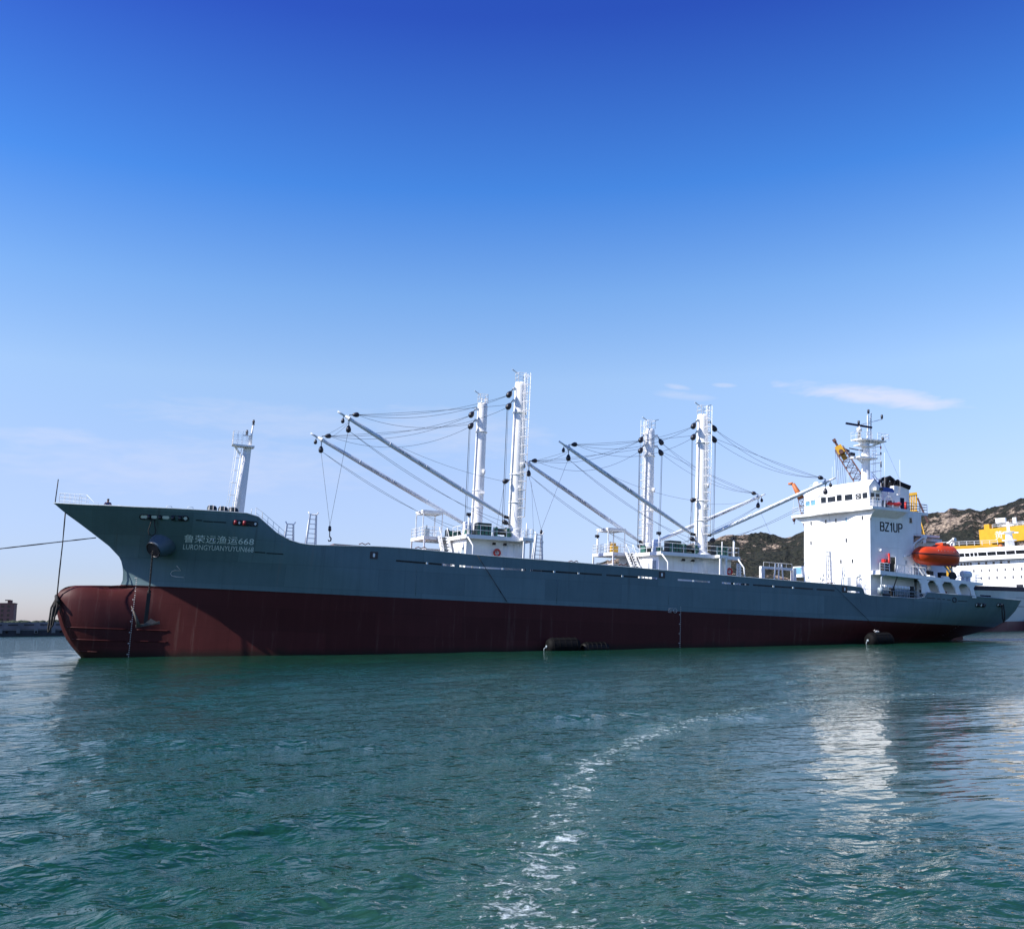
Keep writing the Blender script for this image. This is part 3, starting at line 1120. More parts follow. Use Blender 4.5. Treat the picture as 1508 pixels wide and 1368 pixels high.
def mast_blocks(m, x, y, zt, sgn):
    """two masthead blocks on one side of a mast"""
    mb = MB()
    out = []
    for dz in (-.85, -2.15):
        c = Vector((x + sgn * .5, y - .25, zt + dz))
        mb.cut().bar(c, c + Vector((sgn * .45, 0, .05)), .12, .3)
        out.append(c + Vector((sgn * .45, 0, 0)))
    mb.build('block_bracket', 'mast_white', m)
    return [pulley(p, (sgn * .55, -.1, -.85), m, 1.15) for p in out]


B1 = mast_blocks(M1, 34.95, 11.7, 22.5, -1)
B2 = mast_blocks(M2, 36.68, 4.3, 23.6, -1)
B3 = mast_blocks(M3, 56.6, 11.7, 21.9, -1)
B4 = mast_blocks(M4, 59.4, 4.3, 22.7, -1)
B3a = mast_blocks(M3, 56.6, 11.7, 21.9, 1)
B4a = mast_blocks(M4, 59.4, 4.3, 22.7, 1)
for (bi, bl) in ((0, B2), (1, B1), (2, B4), (3, B3), (4, B3a), (5, B4a)):
    b, q, tp, hang = BT[bi]
    wire(tp, bl[1] + Vector((0, 0, .25)), .12)
    wire(tp, bl[0], .75)
    wire(tp, bl[0], 1.15 + .1 * bi % .3)
    wire(tp, bl[1], 1.75 if bi < 4 else 1.1)
    # fall from the masthead to the winch
    sx = -1 if bi < 4 else 1
    wire(bl[1], (bl[1].x - .15 * sx, bl[1].y, 7.4))
    wire(bl[1] + Vector((.12 * sx, 0, 0)), (bl[1].x + .05 * sx, bl[1].y, 7.4), r=.03)
    # runner under the boom
    h, t_ = Vector(BOOMS[bi][0]), Vector(BOOMS[bi][1])
    e = pulley(h + Vector((-sx * .55, -.35, -.9)), (sx, 0, .45), b, 1.0)
    wire(hang, e, .9, b)
    wire(hang + Vector((0, .1, 0)), h + Vector((-sx * 1.6, -.3, -1.9)), .5, b)
# preventer guys and vangs
wire(BT[0][1] + Vector((0, 0, -.3)), BT[1][1] + Vector((0, 0, .3)), .1, r=.015)
wire(BT[0][1] + Vector((0, 0, -.4)), BT[1][1] + Vector((.2, 0, .1)), .35, r=.015)
wire(BT[2][1] + Vector((0, 0, -.3)), BT[3][1] + Vector((0, 0, .3)), .1, r=.015)
wire(BT[2][1] + Vector((0, 0, -.4)), BT[3][1] + Vector((.2, 0, .1)), .35, r=.015)
g1 = pulley((36.0, 4.0, 13.0), (-.8, 0, -.35), M2, 1.0)
g2 = pulley((58.8, 4.0, 12.9), (-.8, 0, -.35), M4, 1.0)
wire((24.0, 4.3, 15.2), g1, .35, r=.014)
wire((48.2, 4.3, 14.4), g2, .35, r=.014)
wire(g1, (34.2, 3.2, 7.0), 0, r=.014)
wire(g2, (57.0, 3.2, 6.8), 0, r=.014)
wire((38.3, 4.0, 12.9), (39.2, 5.0, 7.4), 0, r=.012)
wire(BT[4][3], (77.6, 12.0, 4.4), 0, r=.014)
wire(BT[5][3], (79.4, 5.0, 4.6), .3, r=.012)
wire((60.0, 4.3, 12.4), (72.0, 11.7, 14.6), .3, r=.012)

for x, y, z1 in ((13.95, 8.0, 6.85), (16.0, 7.0, 7.9), (40.0, 5.4, 7.5)):
    boom_rest(x, y, 3.6, z1)
boom_rest(78.9, 6.5, 3.2, 8.2, .5)

# ------------------------------------------------------------------ the two mast houses
def winch(x, y, z, mat, s=1.0):
    mb = MB()
    mb.box(x - .75 * s, x - .55 * s, y - .5 * s, y + .5 * s, z, z + 1.0 * s)
    mb.box(x + .55 * s, x + .75 * s, y - .5 * s, y + .5 * s, z, z + 1.0 * s)
    mb.box(x - .8 * s, x + .8 * s, y - .55 * s, y + .55 * s, z - .02, z + .12)
    mb.box(x + .75 * s, x + 1.05 * s, y - .3 * s, y + .3 * s, z + .2 * s, z + .75 * s)
    w = mb.build('cargo_winch', mat, ship)
    mb = MB()
    mb.lathe((x - .56 * s, y, z + .62 * s), (1, 0, 0), [(0, .48 * s), (.06, .48 * s), (.07, .33 * s), (1.04 * s, .33 * s), (1.05 * s, .48 * s), (1.12 * s, .48 * s)], 14)
    mb.build('drum', 'winch_dark' if mat != 'winch_dark' else 'winch_green', w)
    return w


def control_box(x, y, z):
    mb = MB()
    mb.box(x - .75, x + .75, y - .6, y + .6, z, z + 1.35)
    w = mb.build('winch_box', 'winch_dark', ship)
    mb = MB()
    for k in range(4):
        mb.box(x - .72 + .4 * k, x - .45 + .4 * k, y - .63, y - .6, z + .15, z + 1.2)
    mb.build('louvre_panel', 'winch_green', w)


def lamp_post(x, y, z, h=1.9):
    mb = MB()
    mb.tube((x, y, z), (x, y, z + h), .11, n=8)
    p = mb.build('lamp_post', 'white_paint', ship)
    mb = MB()
    mb.box(x - .28, x + .12, y - .2, y + .2, z + h, z + h + .3)
    mb.bar((x - .1, y - .2, z + h + .1), (x - .2, y - .55, z + h + .18), .1, .1)
    mb.build('floodlight', 'block_black', p)


def mast_house(x0, x1, zr, masts, name):
    yr0, yr1 = 2.2, 13.8
    mb = MB()
    mb.box(x0 + .35, x1 - .25, 3.2, 12.8, 3.0, zr - .38)
    for mx, my in masts:
        mb.lathe((mx, my, 2.9), (0, 0, 1), [(0, 1.28), (zr - .38 - 2.9, 1.28)], 28)
    h = mb.build('mast_house', 'white_paint', ship)
    mb = MB()
    mb.prism([(x0, zr - .38), (x1 + .3, zr - .38), (x1 + .3, zr), (x0, zr)], 'y', yr0, yr1)
    mb.build('roof_slab', 'white_paint', h)
    return h


def bent_post(pts, w=.16):
    mb = MB()
    mb.path(pts, w / 2, 6)
    mb.build('support_post', 'white_paint', ship)


def roof_gear(x0, x1, zr):
    pts = [(x0 + .1, 2.35, zr), (x1 + .2, 2.35, zr)]
    mb = MB()
    mb.rail(pts, 1.0, 1.5, 2, .026)
    mb.rail([(x0 + .1, 2.35, zr), (x0 + .1, 7.2, zr)], 1.0, 1.5, 2, .026)
    mb.cut().rail([(x1 + .2, 2.35, zr), (x1 + .2, 13.6, zr)], 1.0, 1.5, 2, .026)
    mb.cut().rail([(x0 + .1, 13.6, zr), (x1 + .2, 13.6, zr)], 1.0, 1.5, 2, .026)
    mb.build('railing', 'white_paint', ship)


def stairway(x, y_top, z_top, y_bot, z_bot, w=.85):
    mb = MB()
    for dx in (-w / 2, w / 2):
        mb.bar((x + dx, y_top, z_top), (x + dx, y_bot, z_bot), .06, .34, (1, 0, 0.01))
        mb.tube((x + dx, y_top, z_top + .95), (x + dx, y_bot, z_bot + .95), .026, n=5)
        for t in (0, .33, .66, 1):
            c = Vector((x + dx, y_top + (y_bot - y_top) * t, z_top + (z_bot - z_top) * t))
            mb.tube(c, c + Vector((0, 0, .95)), .024, n=4)
    s = mb.build('stairway', 'white_paint', ship)
    mb = MB()
    for k in range(11):
        t = (k + .5) / 11
        y, z = y_top + (y_bot - y_top) * t, z_top + (z_bot - z_top) * t
        mb.box(x - w / 2 + .04, x + w / 2 - .04, y - .13, y + .13, z - .02, z + .02)
    mb.build('stair_tread', 'winch_dark', s)


def front_platform(x0, x1, y0, y1, z, canopy=True):
    mb = MB()
    mb.box(x0, x1, y0, y1, z - .36, z - .003)
    p = mb.build('platform', 'white_paint', ship)
    mb = MB()
    for x, y in ((x0 + .1, y0 + .1), (x0 + .1, y1 - .1)):
        mb.cut().box(x - .07, x + .07, y - .07, y + .07, 3.0, z - .36)
    mb.build('support_post', 'white_paint', p)
    mb = MB()
    mb.rail([(x1, y1 - .05, z), (x0 + .05, y1 - .05, z), (x0 + .05, y0 + .05, z), (x1 - .9, y0 + .05, z)], 1.0, 1.1, 3, .026)
    mb.build('railing', 'white_paint', p)
    if canopy:
        xa, xb, ya, yb = x0 + .3, x1 - .1, y0 + 2.0, y1 - .3
        mb = MB()
        for x in (xa + .1, xb - .1):
            for y in (ya + .1, yb - .1):
                mb.box(x - .05, x + .05, y - .05, y + .05, z, z + 2.75)
        mb.box(xa + .05, xb - .05, ya + .05, ya + .15, z + 2.6, z + 2.749)
        mb.box(xa + .05, xb - .05, yb - .15, yb - .05, z + 2.6, z + 2.749)
        mb.box(xa + .06, xa + .14, ya + .1, yb - .1, z + 2.6, z + 2.748)
        mb.box(xb - .14, xb - .06, ya + .1, yb - .1, z + 2.6, z + 2.748)
        c = mb.build('control_shelter', 'white_paint', p)
        mb = MB()
        mb.box(xa, xb, ya, yb, z + 2.75, z + 2.95)
        mb.build('shelter_roof', 'boom_grey', c)
        mb = MB()
        mb.box(xa + .5, xa + 1.0, ya + .5, ya + 1.1, z, z + 1.0)
        mb.box(xa + .6, xa + .75, ya + .6, ya + .75, z + 1.0, z + 1.35)
        mb.build('control_stand', 'hull_edge', c)
    # a lower landing under it
    mb = MB()
    mb.box(x0 + .6, x1, y0 + 1.2, y1 - 1.2, z - 1.35, z - 1.25)
    mb.build('landing', 'white_paint', p)


ZR1, ZR2 = 6.72, 6.42
H1 = mast_house(30.75, 36.4, ZR1, ((36.68 - .9, 4.3), (34.95, 11.7)), 'mast_house')
H2 = mast_house(53.1, 63.0, ZR2, ((59.4 - .9, 4.3), (56.6, 11.7)), 'mast_house')
for h, x, zr in ((H1, 30.75, ZR1), (H2, 53.1, ZR2)):
    for y in (4.2, 10.5):
        mb = MB()
        mb.box(x + .30, x + .352, y - .4, y + .4, 3.4, 5.5)
        mb.build('door', 'hull_edge', h)
    mb = MB()
    mb.box(x + .1, x + .345, 5.2, 5.9, 3.4, 5.2)
    mb.build('locker', 'white_paint', h)
    mb = MB()
    for xx in (x + 3.2, x + 4.4):
        mb.cut().bar((xx, 3.2, zr - .8), (xx, 2.85, zr - .75), .08, .08)
        mb.box(xx - .14, xx + .14, 2.62, 2.86, zr - .86, zr - .62)
    mb.build('bulkhead_light', 'chain_black', h)
    front_platform(x - 2.75, x - .003, 8.3, 13.7, zr - .02)
    stairway(x - .65, 8.3, zr + .05, 5.4, 3.2)
    roof_gear(x, x + (5.6 if h is H1 else 9.9), zr)
    bent_post([(x + .12, 2.3, zr - .2), (x + .55, 1.6, zr - 1.15), (x + .5, 1.3, 3.0)])
bent_post([(63.0, 2.3, ZR2 - .2), (63.45, 1.7, ZR2 - 1.2), (63.45, 1.3, 2.9)])
for x, z in ((36.75, ZR1), (61.1 - .9, ZR2)):
    mb = MB()
    for dx in (0, .75):
        mb.box(x + dx - .09, x + dx + .09, 1.35, 1.53, 3.0, z + .0)
    mb.box(x - .2, x + .95, 1.3, 2.2, z - .3, z - .003)
    mb.box(x - .1, x + .85, 1.38, 1.5, z - 2.4, z - 2.3)
    mb.tube((x + .2, 1.45, z), (x + .2, 1.45, z + 1.5), .05, n=6)
    q = mb.build('support_frame', 'white_paint', ship)
# aft platform of the fore house
mb = MB()
mb.box(36.703, 38.2, 2.4, 5.4, ZR1 - .34, ZR1 - .03)
mb.rail([(36.8, 2.45, ZR1), (38.1, 2.45, ZR1), (38.1, 5.3, ZR1)], 1.0, .8, 2, .026)
mb.build('platform', 'white_paint', ship)
control_box(33.0, 3.8, ZR1)
winch(35.0, 3.7, ZR1, 'winch_green', 1.0)
winch(33.2, 8.3, ZR1, 'winch_green')
winch(32.0, 11.0, ZR1, 'winch_dark')
control_box(55.5, 3.8, ZR2)
winch(57.6, 3.9, ZR2, 'winch_green', 1.1)
control_box(61.6, 3.9, ZR2)
winch(60.0, 8.6, ZR2, 'winch_green')
winch(55.6, 9.6, ZR2, 'winch_green')
for x, z in ((31.55, ZR1), (53.9, ZR2)):
    mb = MB()
    mb.lathe((x, 4.6, z), (0, 0, 1), [(0, .55), (.45, .55), (.46, .46), (1.35, .46), (1.45, .3)], 14)
    mb.build('ventilator', 'white_paint', ship)
    mb = MB()
    mb.box(x - .6, x - .1, 3.0, 3.6, z, z + .5)
    mb.build('deck_box', 'winch_green', ship)
for x, y, z in ((31.1, 2.7, ZR1), (53.5, 3.3, ZR2), (52.6 - 2.0, 12.9, ZR2), (62.7, 2.6, ZR2)):
    lamp_post(x, y, z)
mb = MB()
mb.box(51.2, 52.1, 10.4, 11.6, ZR2, ZR2 + .9)
mb.box(51.3, 51.9, 10.6, 11.2, ZR2 + .9, ZR2 + 1.25)
mb.build('deck_box', 'crane_yellow', ship)
# boom rests across the after hatch
mb = MB()
for y in (5.0,):
    for x in (68.2, 72.6):
        mb.box(x - .22, x + .22, y - .25, y + .25, 3.0, 5.75)
    mb.box(68.42, 72.38, y - .2, y + .2, 5.45, 5.75)
    for x in (69.9, 70.3, 70.7):
        mb.bar((x + (x - 70.3) * .8, y - .3, 3.2), (x + (x - 70.3) * .1, y - .3, 6.15), .12, .12)
    for x in (68.0, 72.85):
        mb.ladder((x, y, 3.0), (x, y, 5.7), .3, (1, 0, 0), .3, .03)
mb.rail([(68.4, 5.0, 5.75), (72.4, 5.0, 5.75)], .5, .8, 1, .02)
mb.build('boom_rest', 'white_paint', ship)
mb = MB()
for dx in (-.18, .18):
    mb.box(64.3 + dx - .09, 64.3 + dx + .09, 3.9, 4.1, 3.0, 5.8)
for k in range(8):
    mb.box(64.0, 64.75, 3.95, 4.0, 3.2 + .32 * k, 3.28 + .32 * k)
mb.build('boom_rest', 'white_paint', ship)

# ------------------------------------------------------------------ accommodation block
XF = 81.2


def rounded_tube_loop(pts, r, mbx):
    mbx.path(pts, r, 5, closed=True)


mb = MB()
mb.box(XF, 87.75, 1.8, 14.2, 2.8, 10.78)
mb.box(XF, 89.0, 1.8, 14.2, 10.781, 13.15)
mb.box(87.751, 95.2, 4.2, 11.8, 2.8, 10.2)
acc = mb.build('accommodation', 'white_paint', ship)
mb = MB()
mb.box(87.76, 91.9, 1.83, 14.17, 10.55, 10.775)
mb.cut().box(89.4, 93.6, 3.2, 12.8, 10.2, 10.5)
mb.build('boat_deck_roof', 'boom_grey', acc)
mb = MB()
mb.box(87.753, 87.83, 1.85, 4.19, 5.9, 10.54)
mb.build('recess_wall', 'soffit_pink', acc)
mb = MB()
for z in (8.02, 8.10):
    mb.box(XF - .006, XF - .001, 1.81, 14.19, z, z + .02)
mb.build('weld_seam', 'boom_grey', acc)


def port_window(y, z, mat, w=.34, h=.56):
    mb = MB()
    out = []
    for k in range(16):
        t = 2 * math.pi * (k + .5) / 16
        out.append((y + w / 2 * max(-1, min(1, 1.25 * math.cos(t))), z + h / 2 * max(-1, min(1, 1.18 * math.sin(t)))))
    mb.prism(out, 'x', XF - .012, XF + .02)
    f = mb.build('window', mat, acc)
    mb = MB()
    mb.path([(XF - .015, a, b) for a, b in out], .035, 5, closed=True)
    mb.build('window_frame', 'white_paint', f)


for y, m in ((12.74, 'window_dark'), (9.83, 'window_dark'), (7.89, 'window_dark'), (5.98, 'glass_blue'), (3.09, 'window_dark')):
    port_window(y, 12.28, m)
for y, m in ((12.76, 'window_dark'), (9.88, 'white_paint'), (5.98, 'window_dark'), (3.1, 'white_paint')):
    port_window(y, 9.71, m)
for y, m in ((12.8, 'white_paint'), (11.1, 'white_paint'), (8.9, 'white_paint'), (7.0, 'window_dark'), (4.9, 'window_dark'), (3.1, 'white_paint')):
    port_window(y, 7.12, m)
# front wall fittings low down
mb = MB()
for y, z in ((13.3, 5.3), (10.3, 5.5), (9.4, 5.4), (3.6, 5.4), (6.4, 5.5)):
    mb.cut().box(XF - .2, XF - .002, y - .12, y + .12, z, z + .2)
mb.build('bulkhead_light', 'boom_grey', acc)
mb = MB()
mb.box(XF - .55, XF - .003, 5.2, 5.75, 3.0, 5.2)
mb.build('locker', 'boom_grey', acc)
mb = MB()
for y in (6.2, 3.8, 10.6):
    mb.cut().tube((XF - .3, y, 3.0), (XF - .3, y, 5.0), .06, n=6)
    mb.path([(XF - .3, y, 5.0), (XF - .3, y - .2, 5.25), (XF - .3, y - .45, 5.1)], .08, 6)
mb.build('vent_pipe', 'hull_edge', acc)
# side window and call sign
mb = MB()
mb.prism([(87.2, 12.05), (87.5, 12.05), (87.53, 12.1), (87.53, 12.6), (87.5, 12.65), (87.2, 12.65), (87.17, 12.6), (87.17, 12.1)], 'y', 1.775, 1.83)
f = mb.build('window', 'window_dark', acc)
mb = MB()
mb.path([(87.13, 1.77, 12.02), (87.57, 1.77, 12.02), (87.57, 1.77, 12.68), (87.13, 1.77, 12.68)], .03, 5, closed=True)
mb.build('window_frame', 'white_paint', f)
mb = MB()
CW_, CH_, CT_ = .50, .98, .085


def stroke(x, pts):
    q = [(x + u * CW_, 1.79, 10.80 + w * CH_ - .0 * x) for u, w in pts]
    for p_, q_ in zip(q, q[1:]):
        mb.bar(p_, q_, CT_ * 1.9, .02, (0, 1, 0))
    for p_ in q[1:-1]:
        mb.lathe((p_[0], 1.80, p_[2]), (0, -1, 0), [(0, CT_ * .95), (.02, CT_ * .95)], 10)


stroke(82.75, [(0, -.07), (0, 1.07)])
stroke(82.75, [(0, 1), (.75, 1), (1, .88), (1, .65), (.8, .53), (0, .53)])
stroke(82.75, [(.8, .53), (1.04, .40), (1.04, .14), (.8, 0), (0, 0)])
stroke(83.48, [(-.05, 1), (1, 1), (0, 0), (1.1, 0)])
stroke(84.22, [(0, .78), (.42, 1.0), (.42, -.07)])
stroke(84.75, [(0, 1.07), (0, .2), (.18, 0), (.82, 0), (1, .2), (1, 1.07)])
stroke(85.5, [(0, -.07), (0, 1), (.75, 1), (1, .86), (1, .58), (.75, .45), (0, .45)])
mb.build('call_sign_lettering', 'letter_black', acc)
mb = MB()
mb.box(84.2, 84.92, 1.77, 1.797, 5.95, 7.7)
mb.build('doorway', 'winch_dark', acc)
mb = MB()
mb.bar((84.98, 1.74, 6.82), (84.34, 1.12, 6.82), .05, 1.75)
d = mb.build('door', 'white_paint', acc)
mb = MB()
mb.bar((84.83, 1.53, 6.5), (84.83, 1.53, 7.2), .05, .05)
mb.build('door_handle', 'boom_grey', d)
mb = MB()
for x, z in ((82.7, 8.4), (86.3, 7.9)):
    mb.cut().lathe((x, 1.8, z), (0, -1, 0), [(0, .16), (.14, .16), (.26, .1)], 10)
mb.build('bulkhead_light', 'white_paint', acc)
mb = MB()
mb.path([(86.3, 1.6, 7.95), (86.8, 1.5, 8.05), (87.2, 1.5, 8.2)], .05, 5)
mb.box(86.45, 86.6, 1.68, 1.798, 7.0, 7.4)
mb.build('wall_bracket', 'hull_edge', acc)
mb = MB()
mb.box(82.0, 86.0, 1.775, 1.797, 8.78, 8.83)
mb.build('grab_rail', 'boom_grey', acc)
mb = MB()
mb.tube((83.75, 1.55, 5.9), (83.75, 1.55, 8.1), .13, n=8)
mb.build('fire_pipe', 'ring_red', acc)
mb = MB()
mb.box(82.65, 83.2, 1.1, 1.6, 6.9, 7.35)
mb.lathe((82.93, 1.1, 7.12), (0, -1, 0), [(0, .2), (.08, .2)], 10)
mb.build('hose_box', 'ring_red', acc)
mb = MB()
mb.box(82.5, 83.6, .9, 1.6, 5.9, 6.85)
mb.build('deck_box', 'chain_black', acc)

# bridge deck with wings
mb = MB()
deckpoly = [(80.55, .6), (80.55, 4.4), (80.05, 6.0), (80.05, 10.0), (80.55, 11.6), (80.55, 16.0), (86.2, 16.0), (86.4, 14.2), (90.1, 14.2), (90.1, 1.8), (86.4, 1.8), (86.2, .6)]
mb.prism(deckpoly, 'z', 13.151, 13.48)
bd = mb.build('bridge_deck', 'white_paint', acc)
mb = MB()
for y0, y1 in ((1.8, .62), (14.2, 15.98)):
    mb.cut()._add([(81.22, y0, 12.35), (81.0, y1, 13.149), (85.9, y1, 13.149), (85.3, y0, 12.35), (81.22, y0, 13.149), (85.9, y0, 13.149)],
            [(0, 1, 2, 3), (0, 4, 1), (3, 2, 5)])
mb.cut().path([(XF + .03, 1.8, 12.0), (XF + .03, 1.5, 12.7), (XF + .03, .7, 13.12)], .10, 6)
mb.build('wing_bracket', 'white_paint', bd)
mb = MB()
dz = 13.48
mb.rail([(81.3, .68, dz), (80.6, .68, dz), (80.6, 4.4, dz), (80.1, 6.0, dz), (80.1, 10.0, dz), (80.6, 11.6, dz), (80.6, 15.9, dz), (83, 15.9, dz)], 1.02, 1.25, 3, .020)
mb.build('railing', 'white_paint', bd)
mb = MB()
mb.rail([(80.7, .66, dz), (82.0, .66, dz)], 1.05, .65, 2, .045)
mb.build('railing', 'white_paint', bd)
mb = MB()
mb.rail([(86.4, 1.85, dz), (90.0, 1.85, dz), (90.0, 14.1, dz)], 1.0, 1.1, 3, .03)
mb.build('railing', 'navy_stripe', bd)

# wheelhouse: raked parapet over a row of large panes
WF = 81.25
prof = [(WF, 13.481), (WF - .12, 16.05), (81.9, 16.95), (82.95, 16.0), (82.95, 13.481)]
mb = MB()
mb.prism(prof, 'y', 1.85, 14.15)
wh = mb.build('wheelhouse', 'white_paint', ship)
mb = MB()
mb.box(82.951, 89.0, 4.2, 11.8, 13.481, 15.7)
mb.build('chartroom', 'white_paint', wh)


def wf(y, z, off=.0):
    return (WF - .12 * (z - 13.48) / 2.57 - off, y, z)


for (ya, za, yb, zb, m) in ((13.85, 14.62, 13.0, 15.16, 'glass_blue'), (12.75, 14.65, 11.85, 15.2, 'glass_blue'), (11.5, 14.72, 11.05, 15.25, 'boom_grey'),
                            (10.75, 14.72, 9.75, 15.38, 'window_dark'), (9.45, 14.74, 7.95, 15.33, 'window_dark'), (7.72, 14.74, 6.75, 15.40, 'window_dark'),
                            (6.2, 14.70, 4.8, 15.32, 'window_dark'), (4.25, 14.65, 3.27, 15.24, 'window_dark'), (3.02, 14.66, 2.15, 15.26, 'window_dark')):
    za, zb = za - .06, zb + .06
    mb = MB()
    mb._add([wf(ya, za, .012), wf(yb, za, .012), wf(yb, zb, .012), wf(ya, zb, .012)], [(0, 1, 2, 3)])
    f = mb.build('wheelhouse_window', m, wh)
    mb = MB()
    mb.path([wf(ya, za, .015), wf(yb, za, .015), wf(yb, zb, .015), wf(ya, zb, .015)], .022, 4, closed=True)
    mb.build('window_frame', 'white_paint', f)
    if abs(ya - 4.25) < .01:
        mb = MB()
        c = wf(3.78, 14.95, .03)
        mb.path([(c[0], c[1] + .2 * math.cos(t), c[2] + .22 * math.sin(t)) for t in np.linspace(0, 2 * math.pi, 17)[:-1]], .035, 5, closed=True)
        mb.build('clear_view_screen', 'white_paint', f)
    if abs(ya - 10.75) < .01 or abs(ya - 7.72) < .01:
        mb = MB()
        a, b = wf(ya, zb + .03, .03), wf(yb, zb + .03, .03)
        mb._add([a, b, (b[0] - .55, b[1], b[2] + .02), (a[0] - .55, a[1], a[2] + .02)], [(0, 1, 2, 3)])
        mb.build('sun_visor', 'boom_grey', f)
for x0, x1, z0, z1 in ((81.4, 81.92, 14.5, 15.25), (82.15, 82.7, 14.45, 15.2)):
    mb = MB()
    mb.box(x0, x1, 1.83, 1.86, z0, z1)
    mb.build('wheelhouse_window', 'window_dark', wh)
mb = MB()
mb.box(81.75, 82.2, 1.3, 1.84, 15.55, 15.9)
f = mb.build('searchlight', 'white_paint', wh)
mb = MB()
mb.box(82.2, 82.85, 1.35, 1.8, 15.6, 15.9)
mb.build('searchlight_hood', 'block_black', f)
mb = MB()
mb.rail([(81.9, 13.9, 16.95), (81.9, 12.0, 16.95)], .5, .6, 1, .02)
mb.build('railing', 'white_paint', wh)
mb = MB()
mb.tube((83.2, 14.2, 16.0), (83.2, 14.2, 17.3), .08, n=6)
mb.lathe((83.2, 14.2, 17.25), (0, 0, 1), [(0, .3), (.1, .42), (.45, .46), (.7, .36), (.85, .12)], 14)
mb.build('satellite_dome', 'white_paint', wh)
mb = MB()
for y, h in ((10.3, 3.4), (9.8, 4.2), (9.2, 2.8), (7.3, 2.6)):
    mb.cut().tube((82.6, y, 16.2), (82.6, y, 16.2 + h), .016, n=4)
mb.build('whip_antenna', 'white_paint', wh)
mb = MB()
for x, y, h in ((86.0, 4.6, 5.3), (88.4, 4.6, 4.6)):
    mb.cut().tube((x, y, 15.7), (x, y, 15.7 + h), .022, n=4)
mb.build('whip_antenna', 'white_paint', wh)

# main mast over the wheelhouse
mx, my = 86.0, 8.0
mb = MB()
mb.lathe((mx, my, 15.8), (0, 0, 1), [(0, .62), (2.2, .55), (5.2, .52), (7.2, .48)], 18)
mm = mb.build('main_mast', 'mast_white', ship)
mb = MB()
mb.prism([(-1.6, .9), (-1.3, -.8), (1.0, -1.1), (2.5, -1.0), (2.7, .6), (1.2, 1.2)], 'z', 22.95, 23.1)
mb.v = [(mx + a, my + b, c) for a, b, c in mb.v]
for a, b in ((-1.4, 0), (2.4, 0)):
    mb.bar((mx, my, 22.0), (mx + a, my + b, 22.95), .12, .2)
mb.build('radar_platform', 'mast_white', mm)
mb = MB()
mb.prism([(-2.0, .6), (-1.8, -1.1), (.9, -1.2), (1.0, .8)], 'z', 20.55, 20.7)
mb.prism([(-1.5, .5), (-1.5, -.7), (.5, -.7), (.5, .5)], 'z', 22.2, 22.3)
mb.v = [(mx + a, my + b, c) for a, b, c in mb.v]
mb.bar((mx, my, 19.7), (mx - 1.4, my, 20.55), .12, .2)
mb.build('radar_platform', 'mast_white', mm)
mb = MB()
mb.rail([(mx - 1.8, my - .9, 20.7), (mx + .8, my - 1.1, 20.7)], .9, .7, 2, .025)
mb.cut().rail([(mx + .9, my - 1.2, 23.1), (mx + 2.8, my - 1.1, 23.1), (mx + 3.0, my + .5, 23.1)], .85, .7, 2, .025)
mb.cut().rail([(mx - 1.8, my + .6, 23.1), (mx - 1.4, my - .8, 23.1), (mx + .2, my - 1.0, 23.1)], .85, .7, 2, .022)
mb.build('railing', 'mast_white', mm)
mb = MB()
mb.lathe((mx - 1.2, my - .2, 23.1), (0, 0, 1), [(0, .22), (.9, .18), (1.0, .36), (1.35, .36), (1.45, .15), (1.7, .12)], 12)
rs = mb.build('radar', 'mast_white', mm)
mb = MB()
mb.bar((mx - 3.0, my + .1, 24.98), (mx + .6, my - .5, 24.72), .24, .22)
mb.build('radar_scanner', 'navy_stripe', rs)
mb = MB()
mb.bar((mx - 2.6, my, 21.75), (mx - .6, my - .2, 21.6), .1, .12)
mb.bar((mx - 2.7, my - .2, 20.55 + .45), (mx - 2.0, my - .2, 20.55 + .4), .4, .4)
mb.build('radar_scanner', 'block_black', mm)
mb = MB()
for dx in (.35, .85):
    mb.bar((mx + dx, my, 23.1), (mx + dx + .05, my, 26.4), .13, .13)
for k in range(8):
    mb.tube((mx + .38, my, 23.5 + .36 * k), (mx + .88, my, 23.5 + .36 * k), .03, n=4)
mb.bar((mx - 1.1, my + .2, 24.9), (mx + 2.6, my - .2, 26.1), .09, .1)
mb.tube((mx + .4, my, 26.4), (mx + .4, my, 26.9), .04, n=5)
mb.tube((mx + .95, my, 26.4), (mx + .95, my, 26.8), .06, n=6)
mb.build('topmast', 'mast_white', mm)
for x, z in ((mx - 1.15, 24.95), (mx + 2.6, 26.15), (mx + 2.7, 23.15), (mx + .42, 26.6)):
    mb = MB()
    mb.lathe((x, my - .1, z), (0, 0, 1), [(0, .10), (.1, .15), (.5, .15), (.55, .1)], 8)
    mb.build('navigation_light', 'block_black', mm)
mb = MB()
mb.ladder((mx + .95, my - .5, 15.9), (mx + .95, my - .5, 22.9), .42, (0, 1, 0), .3, .025)
for k in range(6):
    z = 16.8 + 1.05 * k
    mb.bar((mx + .45, my - .4, z), (mx + 1.7, my - .9, z + .25), .12, .08)
mb.tube((mx + 1.65, my - .85, 15.8), (mx + 1.65, my - .85, 22.8), .04, n=5)
mb.build('ladder', 'mast_white', mm)
for k, z in enumerate((17.6, 19.6, 20.0, 21.2, 22.0)):
    mb = MB()
    mb.lathe((mx + 1.68, my - .87, z), (0, 0, 1), [(0, .09), (.35, .09)], 7)
    mb.build('signal_light', 'block_black' if k < 4 else 'ring_red', mm)
wire((mx + 2.9, my, 23.0), (91.5, 7.0, 16.6), 0, mm, .014)
wire((91.5, 7.0, 16.6), (95.5, 4.4, 10.4), 0, mm, .012)
mb = MB()
mb.rail([(82.6, 3.0, 17.2), (85.0, 4.3, 16.3)], .8, .8, 2, .03)
